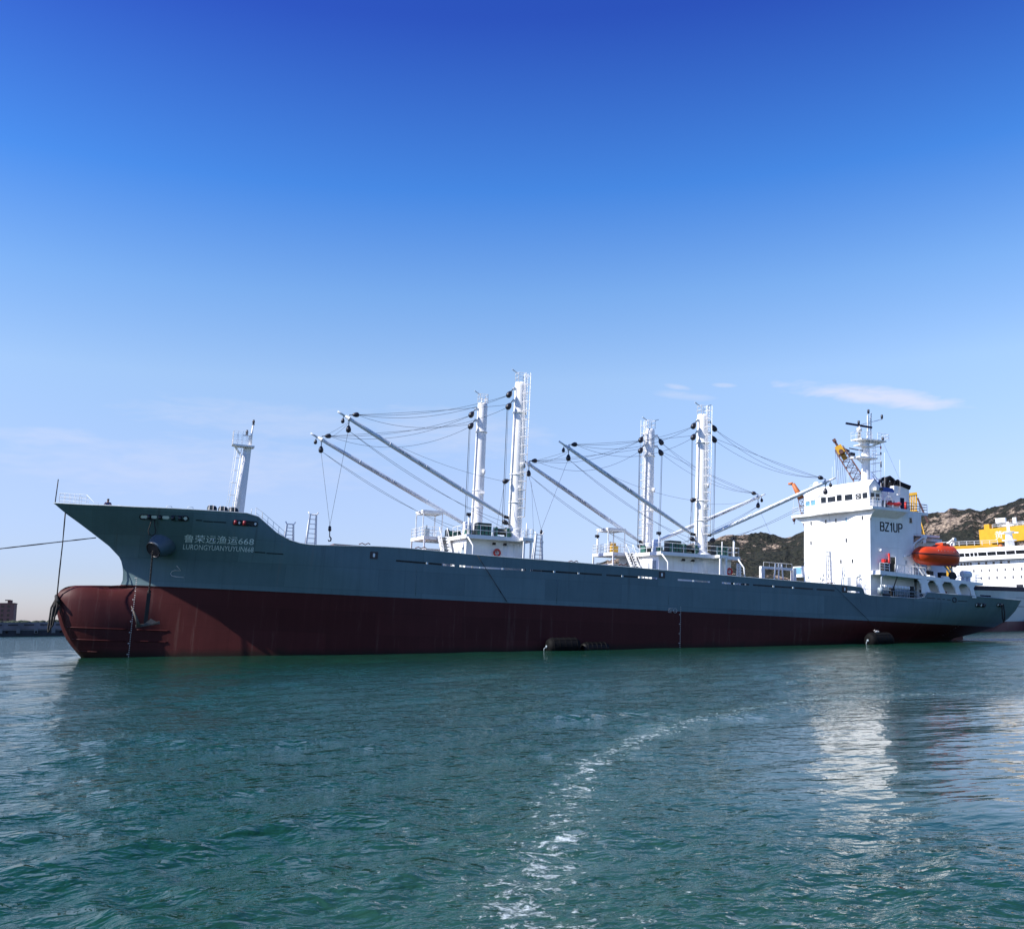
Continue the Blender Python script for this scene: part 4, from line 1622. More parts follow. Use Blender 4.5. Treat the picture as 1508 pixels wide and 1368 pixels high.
mb.bar((82.6, 3.0, 17.2), (85.0, 4.3, 16.3), .5, .08)
mb.build('catwalk', 'tarp_blue', mm)

# funnel, exhausts and monkey-island clutter
mb = MB()
mb.prism([(89.1, 13.481), (90.6, 13.481), (90.45, 16.75), (89.1, 17.1)], 'y', 5.3, 9.7)
fn = mb.build('funnel', 'white_paint', ship)
mb = MB()
mb.prism([(88.5, 17.25), (90.5, 16.76), (90.7, 17.25), (88.5, 17.75)], 'y', 5.15, 9.85)
mb.build('funnel_top', 'funnel_black', fn)
for x, y, z, r in ((87.25, 5.6, 17.3, .30), (88.2, 7.6, 17.5, .26), (88.35, 5.4, 17.0, .20)):
    mb = MB()
    mb.path([(x - .3, y, 15.2), (x - .3, y, z), (x - .1, y, z + .55), (x + .4, y, z + .75), (x + .9, y, z + .45), (x + 1.0, y, z + .1)], [r, r, r, r, r, r * 1.05], 12)
    mb.build('exhaust_pipe', 'funnel_black', fn)
mb = MB()
mb.box(84.9, 87.2, 4.35, 5.2, 15.95, 16.35)
mb.prism([(84.9, 16.351), (87.2, 16.351), (87.0, 16.55), (85.1, 16.55)], 'y', 4.4, 5.15)
mb.build('tarpaulin', 'tarp_blue', ship)
for x0, x1, z0, z1, y in ((84.6, 85.1, 15.71, 15.93, 4.22), (85.2, 86.1, 15.71, 15.93, 4.22), (86.3, 87.5, 15.71, 15.93, 4.22), (87.25, 87.95, 15.95, 16.85, 4.4)):
    mb = MB()
    mb.box(x0, x1, y, y + .7, z0, z1)
    mb.box(x0 + .03, x1 - .03, y + .02, y + .68, z1 + .001, z1 + .05)
    mb.build('deck_box', 'white_paint', ship)
mb = MB()
mb.box(88.0, 88.6, 4.14, 4.198, 13.6, 15.4)
mb.build('door', 'navy_stripe', ship)

# ------------------------------------------------------------------ poop: promenade with pillared openings
def poop_side(y0, y1):
    mb = MB()
    # fascia band, sloping a little with the sheer
    band = [(81.2, 5.9), (96.9, 5.24), (96.9, 4.98), (96.0, 4.93), (81.2, 5.42)]
    mb.prism(band, 'y', y0, y1)
    pil = [[(87.25, 4.90), (88.15, 4.88), (88.75, 3.62), (87.42, 3.62)],
           [(89.7, 4.85), (90.35, 4.83), (91.05, 3.58), (90.15, 3.58)],
           [(92.35, 4.80), (92.95, 4.78), (93.5, 3.52), (92.75, 3.52)],
           [(94.7, 4.75), (95.3, 4.73), (95.8, 3.45), (95.15, 3.45)]]
    for p in pil:
        top = 5.5
        mb.prism([(p[0][0], top - .25), (p[1][0], top - .3), p[1], p[2], (p[2][0] - .02, p[2][1] - .08), (p[3][0], p[3][1] - .08), p[3], p[0]], 'y', y0 + .006, y1 - .006)
        # rounded upper corners of the openings
        a = p[1]
        mb.prism([(a[0] - .05, a[1] + .25), (a[0] + .48, a[1] + .22), (a[0] + .2, a[1] - .02), (a[0] + .02, a[1] - .32)], 'y', y0 + .012, y1 - .012)
        b = p[0]
        mb.prism([(b[0] + .05, b[1] + .28), (b[0] - .5, b[1] + .26), (b[0] - .2, b[1] - .02), (b[0] + .0, b[1] - .34)], 'y', y0 + .012, y1 - .012)
    return mb.build('pillared_screen', 'white_paint', ship)


for a, b in ((.14, .34), (15.66, 15.86)):
    poop_side(a, b)
mb = MB()
mb.prism([(81.19, 5.55), (96.88, 4.95), (96.88, 5.2), (81.19, 5.86)], 'y', .23, 15.77)
mb.prism([(81.0, 5.42), (81.195, 5.42), (81.195, 5.9), (81.0, 5.9)], 'y', -.05, 1.8)
mb.build('boat_deck', 'white_paint', ship)
mb = MB()
mb.box(88.61, 97.0, 2.3, 13.7, 2.8, 5.0)
pw = mb.build('poop_house', 'white_paint', ship)
for x, z in ((89.2, 3.9), (89.25, 3.4), (91.6, 3.5), (94.3, 3.4), (89.3, 4.4)):
    mb = MB()
    mb.lathe((x, 2.3, z), (0, -1, 0), [(0, .22), (.06, .22), (.07, .14)], 12)
    mb.build('porthole', 'block_black', pw)
mb = MB()
mb.box(92.0, 92.9, 1.9, 2.29, 3.1, 4.0)
mb.build('locker', 'locker_red', pw)
mb = MB()
mb.rail([(79.0, .15, 2.85), (87.2, .15, 2.83)], .75, 2.0, 1, .03)
mb.build('railing', 'hull_edge', ship)
mb = MB()
mb.path([(81.3, .1, 2.9), (81.3, .1, 5.1), (81.5, .1, 5.35), (82.0, .1, 5.38)], .09, 6)
mb.lathe((81.2, .2, 3.2), (0, 0, 1), [(0, .3), (.7, .3)], 10)
mb.build('fuel_pipe', 'hull_edge', ship)
mb = MB()
rr = random.Random(5)
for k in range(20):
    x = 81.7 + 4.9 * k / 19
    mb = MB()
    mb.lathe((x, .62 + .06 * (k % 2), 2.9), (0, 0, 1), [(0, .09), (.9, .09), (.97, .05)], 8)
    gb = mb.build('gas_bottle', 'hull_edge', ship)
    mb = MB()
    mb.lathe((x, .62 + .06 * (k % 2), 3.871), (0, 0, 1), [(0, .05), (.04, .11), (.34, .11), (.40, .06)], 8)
    mb.build('lit_bottle_top', 'mast_white', gb)  # pale top and grey body put light on the bottles into colour
mb = MB()
for z in (3.25, 3.7):
    mb.tube((81.5, .45, z), (86.9, .45, z), .035, n=5)
for x in (81.5, 83.3, 85.1, 86.9):
    mb.tube((x, .45, 2.85), (x, .45, 3.75), .035, n=5)
mb.build('bottle_rack', 'hull_edge', ship)
mb = MB()
mb.path([(83.0, .5, 3.0), (83.6, .4, 4.6), (83.9, .4, 5.3)], .06, 5)
mb.cut().box(82.9, 83.4, .3, .8, 2.8, 3.9)
mb.cut().box(86.0, 86.5, .5, 1.0, 2.8, 4.3)
mb.cut().box(81.6, 82.6, .2, .8, 2.8, 3.2)
mb.build('deck_gear', 'chain_black', ship)
mb = MB()
mb.rail([(81.1, .1, 5.9), (82.5, .1, 5.85)], .9, .9, 3, .04)
mb.cut().rail([(83.7, .1, 5.8), (87.9, .1, 5.62)], .95, 1.2, 1, .045)
mb.rail([(83.7, .6, 5.8), (87.9, .6, 5.62)], .95, 1.2, 2, .02)
mb.build('railing', 'white_paint', ship)
mb = MB()
mb.rail([(93.0, .15, 5.35), (96.8, .15, 5.2), (96.8, 15.8, 5.2)], .95, 1.0, 3, .025)
mb.build('railing', 'white_paint', ship)
# far side promenade cabin seen past the front
mb = MB()
mb.box(81.1, 84.0, 14.21, 16.4, 5.35, 6.75)
f = mb.build('side_cabin', 'white_paint', ship)
mb = MB()
mb.box(81.07, 81.099, 14.6, 16.1, 5.75, 6.6)
mb.build('window', 'glass_blue', f)
# stern: mooring winch and capstan
mb = MB()
mb.lathe((97.8, 2.8, 3.7), (0, 1, 0), [(0, .75), (.1, .75), (.12, .5), (1.4, .5), (1.42, .75), (1.5, .75)], 14)
mb.box(97.2, 98.4, 2.9, 4.2, 2.8, 3.6)
mb.build('mooring_winch', 'winch_dark', ship)
mb = MB()
for x in (99.3, 100.0, 100.4):
    mb.cut().lathe((x, 2.6, 3.2), (0, 0, 1), [(0, .16), (.5, .16), (.55, .25), (.7, .25)], 10)
mb.build('bollard', 'chain_black', ship)


# ------------------------------------------------------------------ davits and lifeboat
def davit(x):
    mb = MB()
    for dx in (-.28, .28):
        mb.path([(x + dx, 1.0, 5.75), (x + dx - .5, 1.9, 7.3), (x + dx - .8, 2.2, 8.3), (x + dx - .55, 1.7, 9.6), (x + dx - .1, .8, 10.35)], .12, 6)
    for t in range(4):
        mb.bar((x - .28 - .15 * t, 1.2 + .3 * t, 6.1 + .55 * t), (x + .28 - .15 * t, 1.2 + .3 * t, 6.1 + .55 * t), .1, .1)
    d = mb.build('davit', 'boom_grey', ship)
    mb = MB()
    mb.lathe((x - .15, .8, 10.35), (0, 1, 0), [(-.15, .24), (.15, .24)], 10)
    mb.bar((x - .1, .9, 10.4), (x - .1, .9, 9.6), .3, .2)
    mb.build('davit_head', 'white_paint', d)


davit(88.7)
davit(93.3)
mb = MB()
mb.box(89.2, 89.9, .9, 1.6, 5.5, 6.3)
mb.cut().box(91.2, 91.9, .9, 1.6, 5.45, 6.25)
mb.build('davit_winch', 'chain_black', ship)
mb = MB()
mb.lathe((89.55, 1.25, 6.3), (0, 0, 1), [(0, .22), (.1, .28), (.75, .26), (.85, .15)], 10)
mb.build('deck_vent', 'mark_white', ship)
mb = MB()
for x in (88.7, 90.9):
    mb.cut().prism([(x, 5.5), (x + .9, 5.5), (x + .75, 5.72), (x, 5.78)], 'y', .25, .75)
mb.build('deck_box', 'white_paint', ship)
mb = MB()
mb.lathe((92.9, 1.1, 5.9), (0, -1, 0), [(0, .5), (.3, .5)], 14)
mb.build('cable_reel', 'chain_black', ship)
mb = MB()
mb.lathe((94.6, 1.2, 6.25), (1, 0, 0), [(0, .3), (.1, .42), (1.3, .42), (1.4, .3)], 12)
mb.box(94.8, 95.0, .9, 1.5, 5.3, 5.85)
mb.box(95.5, 95.7, .9, 1.5, 5.3, 5.85)
mb.build('liferaft_canister', 'white_paint', ship)


def make_lifeboat():
    root = thing('lifeboat', 'bright orange enclosed lifeboat hanging in the davits beside the white accommodation block', 'lifeboat', at_ship(90.4, 1.0, 8.3) @ Matrix.Scale(1.06, 4))
    L = 6.5
    nx, na = 40, 28
    vs, fs = [], []
    for i in range(nx + 1):
        t = i / nx
        x = -L / 2 + L * t
        e = max(0.0, 1 - abs(2 * t - 1) ** 3.4) ** .62 if t < .5 else max(0.0, 1 - abs(2 * t - 1) ** 5.0) ** .6
        e = max(e, .02)
        w = 1.12 * e
        keel = -1.22 + .75 * (1 - e) ** 1.5 + .10 * (2 * t - 1) ** 2
        roof = (.95 if t > .18 else .95 - .5 * ((.18 - t) / .18) ** 1.4)
        if .44 < t < .9:
            roof += .28 * min(1, (t - .44) / .07) * min(1, (.9 - t) / .05)
        roof = max(roof * (e ** .45), .12)
        for j in range(na):
            a = 2 * math.pi * j / na
            ca, sa = math.cos(a), math.sin(a)
            y = w * math.copysign(abs(ca) ** .72, ca)
            z = (roof if sa > 0 else -keel) * math.copysign(abs(sa) ** .85, sa)
            if sa > 0:
                y *= 1 - .22 * sa ** 2
            vs.append((x, y, z))
    for i in range(nx):
        for j in range(na):
            k = (j + 1) % na
            fs.append((i * na + j, i * na + k, (i + 1) * na + k, (i + 1) * na + j))
    fs.append(tuple(range(na)))
    fs.append(tuple(nx * na + j for j in range(na))[::-1])
    mb = MB()
    mb._add(vs, fs, True)
    mb.build('hull', 'boat_orange', root)
    mb = MB()
    pts = []
    for i in range(nx + 1):
        pts.append(vs[i * na + na // 2])
    mb.path([(p[0], p[1] - .02, p[2]) for p in pts], .05, 5)
    pts = [vs[i * na] for i in range(nx + 1)]
    mb.path([(p[0], p[1] + .02, p[2]) for p in pts], .05, 5)
    mb.build('rubbing_strake', 'block_black', root)
    mb = MB()
    mb.prism([(.4, .85), (.55, 1.42), (1.55, 1.36), (1.75, .85)], 'y', -.55, .55)
    c = mb.build('conning_cupola', 'boat_orange', root)
    for x in (.72, 1.3):
        mb = MB()
        mb.box(x, x + .28, -.575, -.54, 1.05, 1.22)
        mb.build('cupola_window', 'window_dark', c)
    mb = MB()
    mb.box(1.5, 1.75, -.9, -.86, .62, .74)
    mb.build('side_window', 'window_dark', root)
    mb = MB()
    for k in range(6):
        mb.box(-.6 + .45 * k, -.52 + .45 * k, -1.06, -.98, .42, .47)
        mb.box(-.8 + .42 * k, -.73 + .42 * k, -1.04, -.90, -.50, -.46)
    mb.build('lifeline_bracket', 'mark_white', root)
    mb = MB()
    mb.box(2.0, 2.3, -.25, .25, .98, 1.45)
    mb.build('aft_hatch_light', 'white_paint', root)
    mb = MB()
    mb.lathe((2.6, 0, -.98), (1, 0, 0), [(0, .26), (.25, .26)], 12)
    mb.build('propeller_guard', 'chain_black', root)
    return root


make_lifeboat()

# rescue boat in its cradle behind the wing
root = thing('rescue_boat', 'small rescue boat in a white cradle abaft the wheelhouse wing', 'rescue boat', at_ship(85.2, 2.7, 13.48))
mb = MB()
pts = [(-.9, -.55, .75), (.6, -.6, .72), (1.1, -.3, .85), (1.25, 0, .92), (1.1, .3, .85), (.6, .6, .72), (-.9, .55, .75)]
mb.path(pts, .2, 8)
mb.build('buoyancy_tube', 'ring_red', root)
mb = MB()
mb.prism([(-.9, .65), (-.6, .3), (.9, .35), (1.15, .75)], 'y', -.45, .45)
mb.build('hull', 'mark_white', root)
mb = MB()
mb.path([(-1.6, -.6, 0), (-1.45, -.6, 1.5), (-.6, -.6, 1.55), (-.3, -.6, 1.1), (-.3, -.6, 0)], .12, 6)
mb.path([(.9, -.6, 0), (.8, -.6, .4), (.9, .6, .4), (1.0, .6, 0)], .08, 6)
mb.build('cradle', 'white_paint', root)
mb = MB()
mb.box(-.2, .3, -.25, .25, .8, 1.2)
mb.box(-1.2, -.85, -.2, .2, .4, 1.15)
mb.build('outboard_motor', 'block_black', root)
mb = MB()
mb.tube((1.5, -.7, 0), (1.5, -.7, 1.1), .14, n=8)
mb.build('extinguisher', 'ring_red', ship).matrix_local = Matrix.Translation((85.3, 2.7, 13.48))


def life_ring(x, y, z, label):
    root = thing('life_ring', label, 'life ring', at_ship(x, y, z), 'red rings on the mast houses')
    mb = MB()
    mb.path([(.33 * math.cos(t), 0, .33 * math.sin(t)) for t in np.linspace(0, 2 * math.pi, 19)[:-1]], .10, 8, closed=True)
    mb.build('ring', 'ring_red', root)
    mb = MB()
    for a in (.5, 2.6, 4.7):
        mb.path([(.33 * math.cos(a) + .12 * math.cos(t) * math.cos(a), .12 * math.sin(t), .33 * math.sin(a) + .12 * math.cos(t) * math.sin(a)) for t in np.linspace(0, 2 * math.pi, 9)[:-1]], .015, 4, closed=True)
    for a in (1.57, 3.67, 5.76):
        mb.bar((0, 0, 0), (.25 * math.cos(a), 0, .25 * math.sin(a)), .05, .05)
    mb.build('grab_band', 'mark_white', root)
    mb = MB()
    mb.bar((0, .05, .1), (0, .32, .1), .08, .08)
    mb.build('bracket', 'ring_red', root)


life_ring(34.4, 2.95, 5.08, 'red life ring on the fore mast house, beside its rounded mast foot')
life_ring(62.4, 2.95, 4.75, 'red life ring on the after corner of the mast house nearer the bridge')

# ------------------------------------------------------------------ anchor, ropes, person, fenders, hooks (things of their own)
def ship_pt(p):
    return SHIP @ Vector(p)


root = thing('anchor', 'rusty steel anchor hanging on its black chain from the bow bolster', 'anchor', at_ship(HAWSE.x, HAWSE.y, HAWSE.z))
inv = Matrix.Translation(-HAWSE)
A0 = Vector((0, 0, -.1))
A1 = Vector((.05, .25, -3.9))          # ring at the top of the shank
A2 = Vector((.0, .35, -6.6))           # crown
mb = MB()
Lc = (A1 - A0).length
nl = int(Lc / .17)
for k in range(nl):
    p = A0.lerp(A1, (k + .5) / nl)
    d = (A1 - A0).normalized()
    s = d.orthogonal().normalized() if k % 2 else d.cross(d.orthogonal()).normalized()
    mb.path([p + d * (.13 * math.sin(t)) + s * (.075 * math.cos(t)) for t in np.linspace(0, 2 * math.pi, 9)[:-1]], .032, 4, closed=True)
mb.build('chain', 'chain_black', root)
mb = MB()
mb.bar(A1, A2, .34, .26, (0, 1, 0))
mb.path([A1 + Vector((.12 * math.cos(t), 0, .14 + .14 * math.sin(t))) for t in np.linspace(0, 2 * math.pi, 11)[:-1]], .05, 5, closed=True)
mb.build('shank', 'chain_black', root)
mb = MB()
c = A2
mb.bar(c + Vector((-.8, -.35, -.3)), c + Vector((1.2, -.2, .12)), .27, .24)
for s in (-1, 1):
    b = c + Vector((-.55, s * .38 - .2, -.25))
    mb.path([b, b + Vector((-.3, -.05 * s, .75)), b + Vector((-.8, -.12 * s, 1.75))], [.18, .14, .03], 6)
mb._add([c + Vector((-.4, -.5, -.3)), c + Vector((1.15, -.45, .08)), c + Vector((.4, -.4, .45))], [(0, 1, 2)])
mb.build('flukes', 'anchor_steel', root)


def rope_thing(label, pts, r, mat='rope_dark', extra=None, name='mooring_rope', group=None):
    mb = MB()
    P = [Vector(p) for p in pts]
    # laid strands: small radius variation along the line
    dense = []
    for a, b in zip(P, P[1:]):
        k = max(1, int((b - a).length / .6))
        dense += [a.lerp(b, i / k) for i in range(k)]
    dense.append(P[-1])
    rr = random.Random(len(dense))
    mb.path(dense, [r * rr.uniform(.8, 1.2) for _ in dense], 6)
    if extra:
        extra(mb)
    o = mb.build(name, mat)
    tag(o, label, 'rope', group)
    return o


tipa = ship_pt((-6.75, 7.9, 6.35))
bn = ship_pt((-6.62, 7.6, -1.55))


def bulb_loops(mb):
    for dx, zb, dy in ((-.12, -4.6, -.3), (.08, -4.2, -.5), (.25, -3.2, -.4)):
        mb.path([ship_pt((-6.66, 7.7, -1.5)), ship_pt((-6.85 + dx, 7.6 + dy, -2.4)), ship_pt((-6.9 + dx, 7.5 + dy, zb + .3)), ship_pt((-6.85 + dx, 7.45 + dy, zb)),
                 ship_pt((-6.72 + dx, 7.4 + dy, zb + .25)), ship_pt((-6.55 + dx, 7.5 + dy, -2.2)), ship_pt((-6.55, 7.7, -1.5))], .085, 6)
    mb.path([ship_pt((-6.7, 7.9, -1.3)), ship_pt((-6.6, 7.2, -1.6)), ship_pt((-6.35, 6.9, -1.9))], .16, 6)


rope_thing('dark knotted rope hanging from the bow tip down to the bulb, looped at its end', [tipa, tipa.lerp(bn, .35) + Vector((.03, 0, 0)), tipa.lerp(bn, .7), bn], .062, extra=bulb_loops)
far_end = CAM_LOC + Vector((-75.0, 60.0, -1.0))
stem_p = ship_pt((-3.9, 8.0, 4.25))
L_end = Vector((-35.0, -6.0, 6.0))
rope_thing('taut dark mooring line running from the stem away over the water', [stem_p, stem_p.lerp(L_end, .3) - Vector((0, 0, .25)), stem_p.lerp(L_end, .6) - Vector((0, 0, .3)), L_end], .055)
hp0 = pside(.95, 5.95, .12)
pts = [ship_pt(hp0 + Vector((dx, -.05, dz))) for dx, dz in ((-.12, .05), (-.2, -.5), (-.33, -1.05), (-.22, -1.4), (.05, -1.5), (.25, -1.35), (.3, -1.0), (.16, -.5), (.1, .05))]
rope_thing('short brown rope loop hanging out of the forward bow opening above the blue bolster', pts, .055)
sp0 = pside(101.15, 2.75, .15)
pts = [ship_pt(sp0 + Vector((dx, -.06, dz))) for dx, dz in ((-.1, .05), (-.12, -.8), (-.05, -1.6), (.1, -2.1), (.25, -1.9), (.28, -1.0), (.15, .0))]
rope_thing('dark rope bight hanging from the opening at the stern corner', pts, .09)
a, b = (31.2, -.25, 4.5), (34.6, -.1, .1)
rope_thing('thin black line slanting down the hull side below the fore mast house', [ship_pt(a), ship_pt((32.3, -.14, 3.1)), ship_pt(b)], .032)
rope_thing('thin dark line slanting down the hull side between the after house and the bridge', [ship_pt((74.0, -.2, 3.9)), ship_pt((79.0, -.12, .2)), ship_pt((81.0, -.1, -1.3))], .022)


def fender(name, label, p, yaw, L, R, chain=True, tyre_mat='rubber'):
    mw = Matrix.Translation(p) @ Matrix.Rotation(yaw, 4, 'Z')
    root = thing(name, label, 'fender', mw, 'floating fenders along the hull')
    mb = MB()
    prof = [(-L / 2, .12), (-L / 2 + .02, R * .55), (-L / 2 + .12, R * .8), (-L / 2 + .35, R * .97), (-L / 2 + .6, R), (L / 2 - .6, R), (L / 2 - .35, R * .97), (L / 2 - .12, R * .8), (L / 2 - .02, R * .55), (L / 2, .12)]
    mb.lathe((0, 0, 0), (1, 0, 0), prof, 28)
    mb.build('rubber_body', tyre_mat, root)
    mb = MB()
    n = 8
    for k in range(n):
        a = 2 * math.pi * k / n
        mb.path([(x, (R + .02) * math.cos(a), (R + .02) * math.sin(a)) for x in np.linspace(-L / 2 + .5, L / 2 - .5, 6)], .018, 4)
    for x in np.linspace(-L / 2 + .5, L / 2 - .5, 5):
        mb.path([(x, (R + .02) * math.cos(t), (R + .02) * math.sin(t)) for t in np.linspace(0, 2 * math.pi, 21)[:-1]], .03, 4, closed=True)
    mb.build('chain_net', tyre_mat, root)
    if chain:
        mb = MB()
        mb.path([(-L / 2 + .05, 0, .0), (-L / 2 - .3, -.05, -.15), (-L / 2 - .35, 0, -.5)], .04, 6)
        mb.lathe((-L / 2 + .02, 0, 0), (-1, 0, 0), [(0, .14), (.1, .14), (.12, .06)], 10)
        mb.build('end_fitting', 'hull_edge', root)
    return root


# waterline direction along the hull
hd_ = ship_pt((60, 0, -5)) - ship_pt((30, 0, -5))
HY = math.atan2(hd_.y, hd_.x)
fp = ship_pt((40.2, -1.0, 0))
fender('fender', 'big black cylindrical rubber fender afloat against the red hull amidships', Vector((fp.x, fp.y, .42)), HY, 3.5, .86)
fp = ship_pt((43.9, -.62, 0))
fender('fender', 'low wet black fender lying just aft of the big one amidships', Vector((fp.x, fp.y, .12)), HY, 3.0, .66, False, 'rubber_wet')
fp = ship_pt((79.7, -1.05, 0))
fender('fender', 'rounded black fender with a white seabird patch, afloat below the bridge front', Vector((fp.x, fp.y, .42)), HY + .1, 3.5, .86)
gp = Vector((fp.x - .4, fp.y - .1, 1.36))
root = thing('seabird', 'white bird perched on the fender below the bridge', 'bird', Matrix.Translation(gp))
mb = MB()
mb.ball((0, 0, 0.04), (.27, .13, .13), 10, 7)
mb.ball((-.25, 0, .17), (.09, .075, .08), 8, 6)
mb.path([(-.2, 0, .08), (-.25, 0, .17)], .07, 6)
mb.path([(.2, 0, .06), (.45, 0, .03)], [.09, .02], 6)
mb.path([(-.32, 0, .17), (-.42, 0, .15)], [.025, .008], 5)
mb.tube((-.03, .05, -.1), (-.03, .05, 0), .015, n=4)
mb.tube((-.03, -.05, -.1), (-.03, -.05, 0), .015, n=4)
mb.build('body', 'mark_white', root)

# the man looking over the bow bulwark
root = thing('person', 'person in a dark blue jacket looking over the bulwark near the bow tip', 'person', at_ship(-3.1, 6.35, 6.02))


def skinned(name, joints, edges, mat, parent, sub=2):
    me = bpy.data.meshes.new(name)
    me.from_pydata([j[0] for j in joints], edges, [])
    o = bpy.data.objects.new(name, me)
    COL.objects.link(o)
    sk = o.modifiers.new('skin', 'SKIN')
    for i, j in enumerate(joints):
        me.skin_vertices[0].data[i].radius = (j[1], j[1])
    me.skin_vertices[0].data[0].use_root = True
    ss = o.modifiers.new('sub', 'SUBSURF')
    ss.levels = ss.render_levels = sub
    dg = bpy.context.evaluated_depsgraph_get()
    m2 = bpy.data.meshes.new_from_object(o.evaluated_get(dg))
    o.modifiers.clear()
    o.data = m2
    m2.name = name
    m2.materials.append(MAT[mat])
    for p in m2.polygons:
        p.use_smooth = True
    o.parent = parent
    return o


J = [((0, 0, .95), .15), ((0, 0, 1.2), .15), ((-.02, -.03, 1.42), .16), ((-.03, -.06, 1.52), .07), ((-.03, -.09, 1.62), .095), ((-.03, -.10, 1.73), .08),
     ((.19, -.05, 1.42), .07), ((.28, -.15, 1.2), .055), ((.2, -.36, 1.28), .045), ((.16, -.44, 1.29), .04),
     ((-.23, -.05, 1.42), .07), ((-.33, -.15, 1.2), .055), ((-.25, -.36, 1.28), .045), ((-.21, -.44, 1.29), .04),
     ((.1, 0, .88), .1), ((.11, -.03, .48), .075), ((.11, .02, .09), .055), ((.11, -.14, .04), .05),
     ((-.1, 0, .88), .1), ((-.11, -.03, .48), .075), ((-.11, .02, .09), .055), ((-.11, -.14, .04), .05)]
E_ = [(0, 1), (1, 2), (2, 3), (3, 4), (4, 5), (2, 6), (6, 7), (7, 8), (8, 9), (2, 10), (10, 11), (11, 12), (12, 13), (0, 14), (14, 15), (15, 16), (16, 17), (0, 18), (18, 19), (19, 20), (20, 21)]
skinned('body', J, E_, 'skin', root)
JJ = [((0, 0, .95), .17), ((0, 0, 1.2), .175), ((-.02, -.03, 1.42), .185), ((.19, -.05, 1.42), .09), ((.28, -.15, 1.2), .075), ((.2, -.36, 1.28), .06), ((-.23, -.05, 1.42), .09), ((-.33, -.15, 1.2), .075), ((-.25, -.36, 1.28), .06)]
skinned('jacket', JJ, [(0, 1), (1, 2), (2, 3), (3, 4), (4, 5), (2, 6), (6, 7), (7, 8)], 'jacket_blue', root)
JT = [((0, 0, .97), .16), ((.1, 0, .86), .12), ((.11, -.03, .48), .095), ((.11, .02, .1), .08), ((-.1, 0, .86), .12), ((-.11, -.03, .48), .095), ((-.11, .02, .1), .08)]
skinned('trousers', JT, [(0, 1), (1, 2), (2, 3), (0, 4), (4, 5), (5, 6)], 'chain_black', root)
mb = MB()
mb.ball((-.03, -.07, 1.73), (.115, .125, .10), 12, 8)
mb.build('hair', 'hair_black', root)


def hook(p, top_a, top_b, label):
    mw = Matrix.Translation(p)
    root = thing('cargo_hook', label, 'hook', mw, 'cargo hooks on the union purchase wires')
    mb = MB()
    mb.lathe((0, 0, .9), (0, 0, 1), [(0, .06), (.1, .17), (.5, .15), (.6, .04)], 8)
    mb.tube((0, 0, .35), (0, 0, 1.0), .05, n=6)
    mb.path([(0, 0, .4), (.16, 0, .18), (.1, 0, -.05), (-.08, 0, -.08), (-.16, 0, .08)], [.07, .08, .09, .07, .03], 6)
    mb.build('hook', 'block_black', root)
    for t in (top_a, top_b):
        mb = MB()
        mb.path([Vector((0, 0, 1.5)), t - p], .016, 4, cap=False)
        mb.build('fall_wire', 'wire_dark', root)


hook(ship_pt((18.0, 8.0, 5.5)), ship_pt(BT[0][3]), ship_pt(BT[1][3]), 'black cargo hook hanging on two wires below the forward boom tips')
hook(ship_pt((40.55, 6.0, 6.6)), ship_pt(BT[2][3]), ship_pt(BT[3][3]), 'black cargo hook hanging on two wires over the boom rest between the mast houses')


# ------------------------------------------------------------------ water
def cam_polar(az, d, z):
    return Vector((CAM_LOC.x + d * math.sin(az), CAM_LOC.y + d * math.cos(az), z))


WAKE = np.array([(3.6, -86.0), (4.5, -81.97), (4.57, -81.07), (5.49, -79.59), (6.71, -77.46), (8.11, -74.88), (9.91, -72.0), (12.2, -69.18), (14.66, -66.93), (17.39, -65.06),
                 (20.54, -62.67), (23.12, -61.47), (26.26, -60.61), (28.51, -60.65), (31.03, -61.19), (34.48, -61.6), (45, -64)])


def poly_dist(X, Y, P):
    best = np.full(X.shape, 1e9)
    along = np.zeros(X.shape)
    side = np.zeros(X.shape)
    s = 0.0
    for (x0, y0), (x1, y1) in zip(P[:-1], P[1:]):
        dx, dy = x1 - x0, y1 - y0
        L = math.hypot(dx, dy)
        t = np.clip(((X - x0) * dx + (Y - y0) * dy) / (L * L), 0, 1)
        d = np.hypot(X - x0 - t * dx, Y - y0 - t * dy)
        m = d < best
        best = np.where(m, d, best)
        along = np.where(m, s + t * L, along)
        side = np.where(m, np.sign((X - x0) * dy - (Y - y0) * dx), side)
        s += L
    return best, along, side


